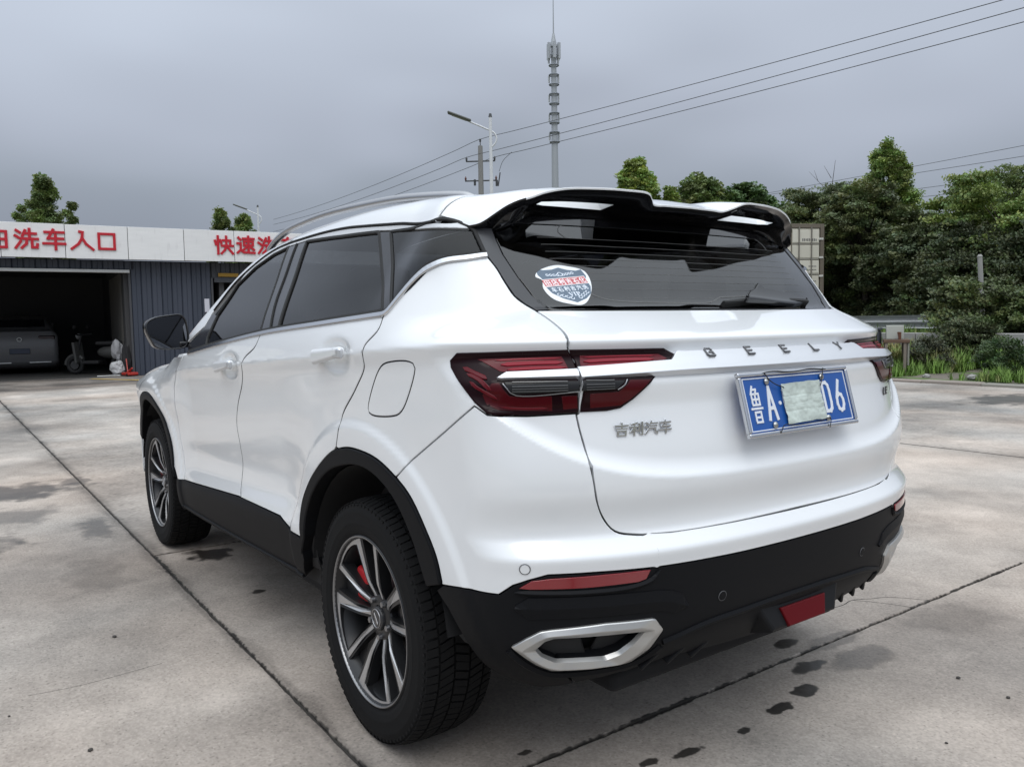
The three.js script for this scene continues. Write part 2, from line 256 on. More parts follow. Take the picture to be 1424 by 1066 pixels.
  for (const [z0, z1] of [[1.3, 4.4], [-1.9, 1.3], [-5.2, -1.9], [-8.4, -5.2], [-11.6, -8.4], [-18.9, -11.6]]) slab(5.45, 12.2, z0, z1, GM.far);
  // hairline cracks by the bumper and across the slabs, dirt-filled grooves
  const crack = (pts, w) => part('crack', tube(pts.map(([x, z]) => [x, .0005, z]), w, 30, 4).scale(1, .25, 1), dark, ground);
  crack([[1.05, 1.48], [1.16, 1.5], [1.25, 1.49], [1.33, 1.53], [1.4, 1.56], [1.5, 1.69]], .0022); crack([[1.25, 1.49], [1.3, 1.56], [1.35, 1.66], [1.36, 1.69]], .002); crack([[-1.64, .37], [-1.5, .39], [-1.23, .37]], .0012);
  // loose grit
  const pe = mat(.06, .055, .05, 1);
  for (const [x, z, s, where] of [[.84, 2.12, .007, 'at the right, below the row of wet drops'], [-1.32, 0, .008, 'left of the long joint'], [-1.53, .88, .007, 'near the lower left corner'], [.82, 2.28, .006, 'near the lower right corner'], [1.9, 1.9, .008, 'at the right edge beside the cross joint'], [-1.7, .5, .004, 'by the faint scratch at the left'], [.4, 2.3, .004, 'in front of the last wet drops']])
    tag(part('pebble', new THREE.DodecahedronGeometry(s, 0).scale(1, .6, 1.2).rotateY(x * 9).translate(x, s * .5, z), pe, scene), 'small dark pebble lying on the concrete ' + where, 'pebble');
  // soil and rough ground beyond the yard, to the horizon
  const soil = dataTex(1024, 1024, (i, j, o) => { const x = i / 1024 * 24, z = j / 1024 * 24, p = 24; const a = vn(x, z, 201, p) * .5 + vn(x * 4, z * 4, 202, p * 4) * .3 + vn(x * 16, z * 16, 203, p * 16) * .2; const green = sstep(.5, .62, vn(x * 1.5, z * 1.5, 204, p * 1.5) * .6 + a * .4); const l = 70 + a * 75; o[0] = l * mix(1.03, .72, green); o[1] = l * mix(.97, .86, green); o[2] = l * mix(.88, .5, green); }, true, true);
  soil.repeat.set(60, 60);
  const far = part('terrain', new THREE.PlaneGeometry(1440, 1440, 1, 1).rotateX(-Math.PI / 2).translate(0, -.06, 0), new THREE.MeshStandardMaterial({ map: soil, roughness: 1, side: THREE.DoubleSide }), scene); struct(far);
  const vs = soil.clone(); vs.repeat.set(3, 3); vs.needsUpdate = true;
  const vg = new THREE.PlaneGeometry(60, 60, 150, 150).rotateX(-Math.PI / 2); { const p = vg.attributes.position; for (let i = 0; i < p.count; i++) { const x = p.getX(i), z = p.getZ(i); p.setY(i, (fbm(x * .8 + 40, z * .8 + 9, 301, 4) - .5) * .16 + .3 * sstep(-28.6, -25.4, x) + sstep(-20, 10, x) * .2); } vg.computeVertexNormals(); }
  vg.translate(42.42, .055, -8);
  struct(part('verge', vg, new THREE.MeshStandardMaterial({ map: vs, roughness: 1, side: THREE.DoubleSide }), scene));
  // the low worn kerb between yard and verge
  const kb = struct(sub('kerb', scene));
  for (let z = -24; z < 8; z += 1) part('kerb_stone', box(.24, .2, .985, 12.33 + rr(-.02, .02), -.055 + rr(-.015, .01), z + .5, .03), mat(.25 + rr(-.03, .03), .23, .2, .95), kb);
}

// ---------- car wash building ----------
{
  const B = thing('car_wash_building', 'low grey clad car wash building with white fascia and red lettering', 'building', [-.5, 0, -18.6], -.09);
  const dirtyWhite = dataTex(512, 512, (i, j, o) => { const n = fbm(i / 90, j / 30, 401, 4), s = fbm(i / 14, j / 160, 405, 3); const l = 238 + (n - .5) * 10 - sstep(.62, .85, s) * 9; o[0] = l; o[1] = l * 1.0; o[2] = l * .985; }, true, true); dirtyWhite.repeat.set(.7, .7);
  const fm = [0, 1, 2].map(k => new THREE.MeshPhysicalMaterial({ map: dirtyWhite, color: C(.9 + k * .02, .9 + k * .02, .92 + k * .02), roughness: .55, side: THREE.DoubleSide }));
  const clad = [0, 1, 2].map(k => mat(.042 + k * .005, .051 + k * .005, .072 + k * .006, .5));
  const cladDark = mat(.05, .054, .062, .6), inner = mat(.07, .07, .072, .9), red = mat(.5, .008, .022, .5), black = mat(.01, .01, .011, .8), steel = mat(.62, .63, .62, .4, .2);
  // fascia: separate sheets with open joints, on a dark frame
  part('fascia_frame', box(16.6, .74, .38, 1.2, 3.2, .22), black, B);
  const J = [-7, -5.7, -4.4, -3.1, -1.8, -.5, .1, 1.37, 2.69, 3.95, 5.15, 6.4, 7.7, 9.4];
  for (let i = 0; i < J.length - 1; i++) part('fascia_panel', box(J[i + 1] - J[i] - .012, .775, .03, (J[i] + J[i + 1]) / 2, 3.2 + rr(-.004, .004), .435 + rr(-.004, .004), .006), fm[i % 3], B);
  for (const [n, x, w, h, y] of [['field', .06, .4, .42, 3.21], ['wash', .6, .47, .46, 3.225], ['vehicle', 1.15, .48, .46, 3.23], ['enter', 1.72, .49, .45, 3.225], ['mouth', 2.235, .43, .42, 3.23], ['fast', 4.89, .46, .45, 3.225], ['speed', 5.43, .46, .45, 3.245], ['wash', 5.96, .46, .45, 3.25], ['vehicle', 6.52, .46, .45, 3.25]])
    part('sign_character', glyph(n, w, h, .058, .03, .004).translate(x, y, .452), red, B);
  // cladding: long ribbed sheets, each with folded edges
  const sheet = (x, w, y0, y1, z, k) => {
    const s = new THREE.Shape([[0, 0], [.02, .022], [w * .47, .022], [w * .5, .014], [w * .53, .022], [w - .02, .022], [w - .002, 0], [w - .002, -.01], [0, -.01]].map(p => new THREE.Vector2(...p)));
    const g = new THREE.ExtrudeGeometry(s, { depth: y1 - y0, bevelEnabled: false }); g.rotateX(-Math.PI / 2); g.scale(1, 1, -1); g.translate(x, y0, z); g.computeVertexNormals();
    const q = g.index ? g.toNonIndexed() : g; q.computeVertexNormals(); part('cladding_sheet', q, k, B);
  };
  for (let i = 0; i < 8; i++) sheet(2.75 + i * .2338, .2338, 0, 2.81, 0, clad[(i * 7) % 3]);
  for (let x = -6.5; x < 2.7; x += .2338) sheet(x, .2338, 2.6, 2.81, 0, clad[Math.floor(x * 7 + 50) % 3]);
  for (let x = 4.64; x < 9; x += .2338) sheet(x, .2338, 2.42, 2.81, 0, cladDark);
  for (const [h, x] of [[2.62, 2.72], [2.42, 4.645]]) part('door_jamb', box(.05, h, .5, x, h / 2, -.22), mat(.06, .062, .068, .6), B);
  part('shutter_rail', box(9.3, .075, .09, -1.92, 2.552, .05, .01), steel, B);
  part('shutter_box', box(9.2, .3, .3, -1.95, 2.68, -.22, .03), mat(.12, .12, .125, .6), B);
  // walls behind the cladding, roof, the dark bay inside
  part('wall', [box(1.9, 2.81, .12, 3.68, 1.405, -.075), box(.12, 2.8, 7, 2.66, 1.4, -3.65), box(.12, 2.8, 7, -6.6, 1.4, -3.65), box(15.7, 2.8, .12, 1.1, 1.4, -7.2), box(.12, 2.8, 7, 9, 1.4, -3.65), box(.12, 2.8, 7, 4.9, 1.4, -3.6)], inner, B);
  part('roof', box(16.4, .1, 7.6, 1.2, 3.48, -3.6), mat(.2, .21, .22, .7), B);
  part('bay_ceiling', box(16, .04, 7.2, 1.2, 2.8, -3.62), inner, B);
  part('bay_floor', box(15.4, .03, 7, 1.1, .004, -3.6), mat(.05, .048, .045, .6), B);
  for (let i = 0; i < 9; i++) part('wall_rib', box(.05, 2.5, .03, 2.585, 1.3, -.75 - i * .4, .006), mat(.11, .105, .095, .8), B);
  part('lintel', box(4.2, .12, .14, 6.8, 2.37, -.02), cladDark, B);
  part('lintel_strip', box(.5, .09, .02, 5.05, 2.5, .06), mat(.35, .2, .02, .6), B, 'ochre strip over the second bay');
  // things at the bay
  const at = (x, y, z) => { const v = V(x, y, z).applyAxisAngle(V(0, 1, 0), -.09).add(V(-.5, 0, -18.6)); return [v.x, v.y, v.z]; };
  // saloon parked inside, seen from behind; bay shade is painted into its colours
  const S = thing('parked_saloon', 'saloon deep inside the wash bay, bay shade painted into its dark colours', 'car', at(.3, .02, -5), -.09);
  {
    const shadedPaint = mat(.12, .12, .123, .35), gl = mat(.01, .012, .014, .05), rb = mat(.012, .012, .012, .9), red2 = mat(.02, .004, .005, .25);
    const prof = new THREE.Shape(); prof.moveTo(-2.2, .34); prof.bezierCurveTo(-2.28, .6, -2.22, .8, -2.0, .86); prof.bezierCurveTo(-1.6, .95, -1.3, .96, -1.15, .97); prof.bezierCurveTo(-.6, 1.3, -.3, 1.42, .1, 1.44); prof.bezierCurveTo(.7, 1.45, 1.1, 1.3, 1.55, 1.06); prof.bezierCurveTo(1.9, 1.06, 2.1, 1.06, 2.2, 1.02); prof.bezierCurveTo(2.3, .8, 2.32, .6, 2.26, .36); prof.bezierCurveTo(2.2, .24, 1.9, .22, 1.75, .22); prof.lineTo(-1.75, .22); prof.bezierCurveTo(-2, .22, -2.15, .25, -2.2, .34);
    const bg = new THREE.ExtrudeGeometry(prof, { depth: 1.5, bevelEnabled: true, bevelSize: .1, bevelThickness: .13, bevelSegments: 5, curveSegments: 14 }); bg.translate(0, 0, -.75); bg.rotateY(-Math.PI / 2);
    const p = bg.attributes.position; for (let i = 0; i < p.count; i++) { const y = p.getY(i); if (y > .95) p.setX(i, p.getX(i) * (1 - (y - .95) * .45)); } bg.computeVertexNormals();
    part('body', bg, shadedPaint, S);
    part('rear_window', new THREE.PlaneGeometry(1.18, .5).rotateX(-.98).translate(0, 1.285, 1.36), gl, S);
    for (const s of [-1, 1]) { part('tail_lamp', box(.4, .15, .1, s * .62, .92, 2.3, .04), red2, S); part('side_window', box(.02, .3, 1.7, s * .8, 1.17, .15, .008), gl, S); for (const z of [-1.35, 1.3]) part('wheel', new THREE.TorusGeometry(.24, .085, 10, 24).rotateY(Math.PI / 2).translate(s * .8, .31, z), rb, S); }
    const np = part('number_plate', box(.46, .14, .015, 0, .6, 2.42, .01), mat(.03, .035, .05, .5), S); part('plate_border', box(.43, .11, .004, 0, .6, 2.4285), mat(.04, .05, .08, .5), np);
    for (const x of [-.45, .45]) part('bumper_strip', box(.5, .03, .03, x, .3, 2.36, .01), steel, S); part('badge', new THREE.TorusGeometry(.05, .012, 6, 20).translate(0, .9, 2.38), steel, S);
  }
  // scooter
  const M = thing('scooter', 'grey panelled motor scooter parked inside the bay by its ribbed side wall', 'scooter', at(2.0, .02, -1.3), .9);
  {
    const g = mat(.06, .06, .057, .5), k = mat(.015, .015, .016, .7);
    for (const z of [-.58, .58]) { const w = part('wheel', new THREE.TorusGeometry(.18, .055, 10, 24).rotateY(Math.PI / 2).translate(0, .235, z), k, M); part('rim', cyl(.11, .11, [-.04, .235, z], [.04, .235, z], 14), mat(.08, .08, .08, .5, .5), w); }
    const tail = new THREE.SphereGeometry(.3, 18, 12).scale(.5, .55, 1.35).translate(0, .55, .42); part('tail_fairing', tail, g, M);
    part('seat', box(.26, .1, .72, 0, .78, .38, .045), k, M); part('footboard', box(.3, .09, .42, 0, .3, -.1, .03), k, M);
    part('front_shield', box(.4, .55, .07, 0, .6, -.42, .03).rotateX(-.12), g, M); part('steering_column', cyl(.03, .03, [0, .3, -.56], [0, .98, -.4], 8), k, M);
    const hb = part('handlebar', tube([[-.34, 1.02, -.3], [-.15, 1.0, -.4], [.15, 1.0, -.4], [.34, 1.02, -.3]], .017, 16), k, M); for (const s of [-.3, .3]) part('mirror', box(.11, .08, .02, s, 1.2, -.38, .01), k, hb); part('headlamp', new THREE.SphereGeometry(.1, 14, 10).scale(1, .8, .6).translate(0, .96, -.46), mat(.12, .12, .12, .1), M);
    part('front_mudguard', new THREE.TorusGeometry(.24, .05, 8, 14, Math.PI * .8).rotateY(Math.PI / 2).translate(0, .24, -.58), g, M);
  }
  // sacks and odds and ends by the jamb
  const lump = (n, lab, cat, p, s, m, sd) => { const g = new THREE.IcosahedronGeometry(1, 4), q = g.attributes.position; for (let i = 0; i < q.count; i++) { const x = q.getX(i), y = q.getY(i), z = q.getZ(i), k = 1 + (fbm(x * 2 + sd, y * 2 + z * 1.7, 501, 4) - .5) * .9; q.setXYZ(i, x * k * s[0], Math.max(-.92, y * k) * s[1], z * k * s[2]); } g.computeVertexNormals(); g.translate(p[0], p[1] + s[1] * .9, p[2]); return tag(part(n, g, m, scene), lab, cat); };
  const bag = mat(.5, .5, .5, .45);
  lump('plastic_bag', 'crumpled white plastic sack sitting on the ground at the bay corner', 'bag', at(2.42, 0, -.3), [.2, .22, .18], bag, 3);
  lump('hanging_rag', 'grey bundle of plastic sheeting heaped above the white sack', 'sheeting', at(2.42, .38, -.42), [.13, .26, .12], mat(.32, .32, .33, .6), 8);
  lump('dark_bundle', 'black bundle of rubbish leaning on the door jamb', 'bundle', at(2.6, 0, -.25), [.12, .5, .14], mat(.02, .02, .022, .8), 5);
  const jk = thing('jack_stand', 'small red trolley jack standing beside the white sack', 'jack', at(2.62, 0, .08), .3);
  part('base', box(.26, .07, .34, 0, .06, 0, .02), mat(.42, .03, .02, .5), jk); part('arm', cyl(.03, .02, [0, .08, -.1], [0, .2, .12], 8), mat(.42, .03, .02, .5), jk); part('handle', cyl(.015, .015, [0, .1, -.1], [.03, .42, -.2], 8), mat(.5, .1, .08, .5), jk); for (const s of [-1, 1]) part('caster', cyl(.035, .035, [s * .12 - .02, .035, .1], [s * .12 + .02, .035, .1], 12), black, jk);
  tag(part('hose', tube([[1.9, .03, .1], [2.05, .03, .14], [2.2, .03, .1], [2.4, .03, .16]].map(p => at(...p)), .014, 30), mat(.6, .6, .58, .6), scene), 'thin pale hose lying across the bay threshold', 'hose');
  tag(part('paper_notice', box(.12, .34, .012, 0, 0, 0, .004).rotateY(-.09).translate(...at(4.5, 1.72, .035)), mat(.62, .62, .68, .6), scene), 'small pale notice fixed at the edge of the grey cladding', 'notice');
  tag(part('floor_marking', box(.12, .003, 3.2, 0, 0, 0).rotateY(.5).translate(1.95, .006, -16.4), mat(.5, .33, .06, .8), scene), 'worn yellow line painted on the yard before the bay', 'marking');
}

// ---------- surface pieces cut from the body shape ----------
const HALF = Math.SQRT1_2;
const CH = { side: { d: [-1, 0, 0], a: [0, 0, 1], b: [0, 1, 0] }, rear: { d: [0, 0, 1], a: [1, 0, 0], b: [0, 1, 0] }, corner: { d: [-HALF, 0, HALF], a: [HALF, 0, HALF], b: [0, 1, 0] }, roof: { d: [-.5, .8660254, 0], a: [0, 0, 1], b: [.8660254, .5, 0] }, front: { d: [0, 0, -1], a: [-1, 0, 0], b: [0, 1, 0] }, fcorner: { d: [-HALF, 0, -HALF], a: [-HALF, 0, HALF], b: [0, 1, 0] } };
const dot3 = (p, q) => p[0] * q[0] + p[1] * q[1] + p[2] * q[2];
function lift(ch, a, b) {                             // from a place in the chart to the body
  const c = CH[ch], o = [0, 1, 2].map(i => c.a[i] * a + c.b[i] * b);
  const t0 = (c.last ?? 9) + .05;                      // start just outside the last place found
  if (t0 < 3 && F(o[0] + c.d[0] * t0, o[1] + c.d[1] * t0, o[2] + c.d[2] * t0) > 0) { const p = hit(o, c.d, t0, t0 - .2, .02); if (p) { c.last = dot3(p, c.d); return p; } }
  const p = hit(o, c.d, ch === 'roof' ? 2.4 : 3, -.6, .03); if (p) c.last = dot3(p, c.d); return p;
}
const to2 = (ch, p) => [dot3(p, CH[ch].a), dot3(p, CH[ch].b)];
function densify(pts, res) { const out = []; pts.forEach((p, i) => { const q = pts[(i + 1) % pts.length], n = Math.max(1, Math.ceil(Math.hypot(q[0] - p[0], q[1] - p[1]) / res)); for (let k = 0; k < n; k++) out.push([p[0] + (q[0] - p[0]) * k / n, p[1] + (q[1] - p[1]) * k / n]); }); return out; }
const area2 = p => p.reduce((s, a, i) => { const b = p[(i + 1) % p.length]; return s + a[0] * b[1] - b[0] * a[1]; }, 0) / 2;
function inset(pts, g, open) {                        // moves a counter-clockwise outline inwards
  const n = pts.length;
  return pts.map((p, i) => {
    if (open && open[i]) return p;
    const a = pts[(i + n - 1) % n], b = pts[(i + 1) % n];
    let e1 = [p[0] - a[0], p[1] - a[1]], e2 = [b[0] - p[0], b[1] - p[1]]; const l1 = Math.hypot(...e1) || 1, l2 = Math.hypot(...e2) || 1;
    const n1 = [-e1[1] / l1, e1[0] / l1], n2 = [-e2[1] / l2, e2[0] / l2], m = [n1[0] + n2[0], n1[1] + n2[1]], l = Math.hypot(...m) || 1, c = Math.max(.35, (m[0] * n1[0] + m[1] * n1[1]) / l);
    return [p[0] + m[0] / l * g / c, p[1] + m[1] / l * g / c];
  });
}
function clipRect(poly, x0, y0, x1, y1) {
  let p = poly;
  for (const [ax, lim, s] of [[0, x0, 1], [0, x1, -1], [1, y0, 1], [1, y1, -1]]) {
    const o = []; if (!p.length) return p;
    for (let i = 0; i < p.length; i++) {
      const a = p[i], b = p[(i + 1) % p.length], da = (a[ax] - lim) * s, db = (b[ax] - lim) * s;
      if (da >= 0) o.push(a);
      if (da >= 0 !== db >= 0) { const t = da / (da - db), q = [a[0] + (b[0] - a[0]) * t, a[1] + (b[1] - a[1]) * t]; q[ax] = lim; o.push(q); }
    }
    p = o;
  }
  return p;
}
function inside(p, x, y) { let r = false; for (let i = 0, j = p.length - 1; i < p.length; j = i++) if ((p[i][1] > y) !== (p[j][1] > y) && x < (p[j][0] - p[i][0]) * (y - p[i][1]) / (p[j][1] - p[i][1]) + p[i][0]) r = !r; return r; }
// a sheet that follows the body inside an outline; edges are rounded off and folded in. open(p): where the sheet carries on into another
function panel(pts3, ch, { off = 0, depth = .016, res = .016, gap = .002, bevel = .0013, open = null, raise = null, flat2 = false, uvBox = null, soft = .0055 } = {}) {
  let poly = flat2 ? pts3.map(p => [...p]) : pts3.map(p => to2(ch, p)); if (area2(poly) < 0) poly.reverse();
  poly = densify(poly, res * 1.2);
  const at = (a, b) => lift(ch, a, b);
  const P0 = poly.map(p => at(...p)), isOpen = open ? P0.map(p => p ? open(p) : false) : null;
  const ring0 = inset(poly, gap, isOpen), ring1 = inset(poly, gap + bevel, isOpen);
  const pos = [], nor = [], uv = [], idx = [], map = new Map();
  const vert = (a, b) => {
    const key = Math.round(a * 2e5) + '_' + Math.round(b * 2e5); if (map.has(key)) return map.get(key);
    const p = at(a, b); let k = -1;
    if (p) { const n = grad(...p, soft), h = off + (raise ? raise(a, b, p) : 0); k = pos.length / 3; pos.push(p[0] + n[0] * h, p[1] + n[1] * h, p[2] + n[2] * h); nor.push(...n); uv.push(a, b); }
    map.set(key, k); return k;
  };
  let x0 = 1e9, x1 = -1e9, y0 = 1e9, y1 = -1e9; for (const [x, y] of ring1) { x0 = Math.min(x0, x); x1 = Math.max(x1, x); y0 = Math.min(y0, y); y1 = Math.max(y1, y); }
  const i0 = Math.floor(x0 / res), i1 = Math.ceil(x1 / res), j0 = Math.floor(y0 / res), j1 = Math.ceil(y1 / res), W = i1 - i0, crossed = new Set();
  ring1.forEach((p, i) => { const q = ring1[(i + 1) % ring1.length], n = Math.ceil(Math.hypot(q[0] - p[0], q[1] - p[1]) / res * 12) + 1; for (let k = 0; k <= n; k++) { const x = p[0] + (q[0] - p[0]) * k / n, y = p[1] + (q[1] - p[1]) * k / n; for (const ex of [-1e-6, 1e-6]) for (const ey of [-1e-6, 1e-6]) crossed.add((Math.floor((y + ey) / res) - j0) * W + Math.floor((x + ex) / res) - i0); } });
  const tri = (a, b, c) => { if (a >= 0 && b >= 0 && c >= 0 && a !== b && b !== c && a !== c) idx.push(a, b, c); };
  for (let j = j0; j < j1; j++) for (let i = i0; i < i1; i++) {
    const ax = i * res, ay = j * res, bx = ax + res, by = ay + res;
    if (!crossed.has((j - j0) * W + i - i0)) { if (inside(ring1, ax + res / 2, ay + res / 2)) { const a = vert(ax, ay), b = vert(bx, ay), c = vert(bx, by), d = vert(ax, by); tri(a, b, c); tri(a, c, d); } continue; }
    const q = clipRect(ring1, ax, ay, bx, by).filter((p, k, l) => { const o = l[(k + 1) % l.length]; return Math.abs(p[0] - o[0]) + Math.abs(p[1] - o[1]) > 1e-6; });
    if (q.length < 3) continue;
    const vs = q.map(p => vert(...p));
    for (const [a, b, c] of THREE.ShapeUtils.triangulateShape(q.map(p => new THREE.Vector2(...p)), [])) tri(vs[a], vs[b], vs[c]);
  }
  // rounded edge, then the fold
  const n = poly.length, R0 = [], R1 = [], R2 = [], R3 = [];
  for (let i = 0; i < n; i++) {
    const p1 = at(...ring1[i]), p0 = at(...ring0[i]); if (!p1 || !p0) { R0.push(-1); R1.push(-1); R2.push(-1); R3.push(-1); continue; }
    const h1 = off + (raise ? raise(...ring1[i], p1) : 0), g = grad(...p1, soft), A = V(...ring0[(i + n - 1) % n].length ? (at(...ring0[(i + n - 1) % n]) || p0) : p0), B = V(...(at(...ring0[(i + 1) % n]) || p0));
    const N = V(...g), t = B.sub(A).normalize(), o = t.clone().cross(N).normalize(), m = N.clone().add(o).normalize();
    const put = (p, h, nn) => { pos.push(p[0] + g[0] * h, p[1] + g[1] * h, p[2] + g[2] * h); nor.push(nn.x, nn.y, nn.z); uv.push(...ring0[i]); return pos.length / 3 - 1; };
    R0.push(put(p1, h1, N)); R1.push(put(p0, h1 - bevel, m)); R2.push(put(p0, h1 - bevel, o)); R3.push(put(p0, h1 - depth, o));
  }
  for (let i = 0; i < n; i++) { const j = (i + 1) % n; if (isOpen && isOpen[i] && isOpen[j]) continue; if (R0[i] < 0 || R0[j] < 0) continue; idx.push(R0[i], R1[i], R0[j], R1[i], R1[j], R0[j], R2[i], R3[i], R2[j], R3[i], R3[j], R2[j]); }
  const geo = new THREE.BufferGeometry(); geo.setAttribute('position', new THREE.Float32BufferAttribute(pos, 3)); geo.setAttribute('normal', new THREE.Float32BufferAttribute(nor, 3));
  if (uvBox) for (let i = 0; i < uv.length; i += 2) { uv[i] = (uv[i] - uvBox[0]) / (uvBox[2] - uvBox[0]); uv[i + 1] = (uv[i + 1] - uvBox[1]) / (uvBox[3] - uvBox[1]); }
  geo.setAttribute('uv', new THREE.Float32BufferAttribute(uv, 2)); geo.setIndex(idx);
  return geo;
}
function mirrored(g) {
  const m = g.clone(), p = m.attributes.position, n = m.attributes.normal;
  for (let i = 0; i < p.count; i++) { p.setX(i, -p.getX(i)); n.setX(i, -n.getX(i)); }
  if (m.index) { const a = m.index.array; for (let i = 0; i < a.length; i += 3) { const t = a[i]; a[i] = a[i + 1]; a[i + 1] = t; } } else for (const at of Object.values(m.attributes)) { const s = at.itemSize, a = at.array; for (let i = 0; i < a.length; i += 3 * s) for (let k = 0; k < s; k++) { const t = a[i + k]; a[i + k] = a[i + s + k]; a[i + s + k] = t; } }
  return m;
}
const flipX = l => l.map(([x, y, z]) => [-x, y, z]);
// a moulding that runs along a line on the body
function strip(pts3, { w = .012, h = .004, off = 0, closed = false, smooth = true, n = 0, taper = false, round = .3 } = {}) {
  const cv = new THREE.CatmullRomCurve3(pts3.map(p => V(...p)), closed, smooth ? 'centripetal' : 'catmullrom', smooth ? .5 : 0), L = cv.getLength(); n = n || Math.max(8, Math.ceil(L / .015));
  const pos = [], idx = [], prof = [[-.5, -1.2], [-.5, .35], [-.5 + round * .5, 1], [.5 - round * .5, 1], [.5, .35], [.5, -1.2]], P = [];
  const snap = v => { for (let k = 0; k < 3; k++) { const f = F(v.x, v.y, v.z), g = grad(v.x, v.y, v.z); v.x -= f * g[0] * .8; v.y -= f * g[1] * .8; v.z -= f * g[2] * .8; } return v; };
  const m = closed ? n : n + 1;
  for (let i = 0; i < m; i++) P.push(snap(cv.getPointAt(i / n)));
  for (let i = 0; i < m; i++) {
    const p = P[i], a = P[closed ? (i + n - 1) % n : Math.max(0, i - 1)], b = P[closed ? (i + 1) % n : Math.min(m - 1, i + 1)], t = b.clone().sub(a).normalize(), N = V(...grad(p.x, p.y, p.z)), s = N.clone().cross(t).normalize();
    const k = taper ? Math.min(1, Math.min(i, m - 1 - i) / (n * .08) + .15) : 1;
    for (const [x, y] of prof) { const q = snap(p.clone().addScaledVector(s, x * w * k)), g = V(...grad(q.x, q.y, q.z)); q.addScaledVector(g, off + y * h); pos.push(q.x, q.y, q.z); }
  }
  const q = prof.length; for (let i = 0; i < (closed ? n : n); i++) { const j = (i + 1) % m; for (let k = 0; k < q - 1; k++) { const a = i * q + k, b = j * q + k; idx.push(a, b, a + 1, b, b + 1, a + 1); } }
  if (!closed) for (const s of [0, m - 1]) for (let k = 1; k < q - 1; k++) idx.push(s * q, s * q + k, s * q + k + 1);
  const g = new THREE.BufferGeometry(); g.setAttribute('position', new THREE.Float32BufferAttribute(pos, 3)); g.setAttribute('uv', new THREE.Float32BufferAttribute(new Float32Array(pos.length / 3 * 2), 2)); g.setIndex(idx);
  const f = g.toNonIndexed(); f.computeVertexNormals(); return f;
}
const onSide = (z, y) => lift('side', z, y), onRear = (x, y) => lift('rear', x, y);

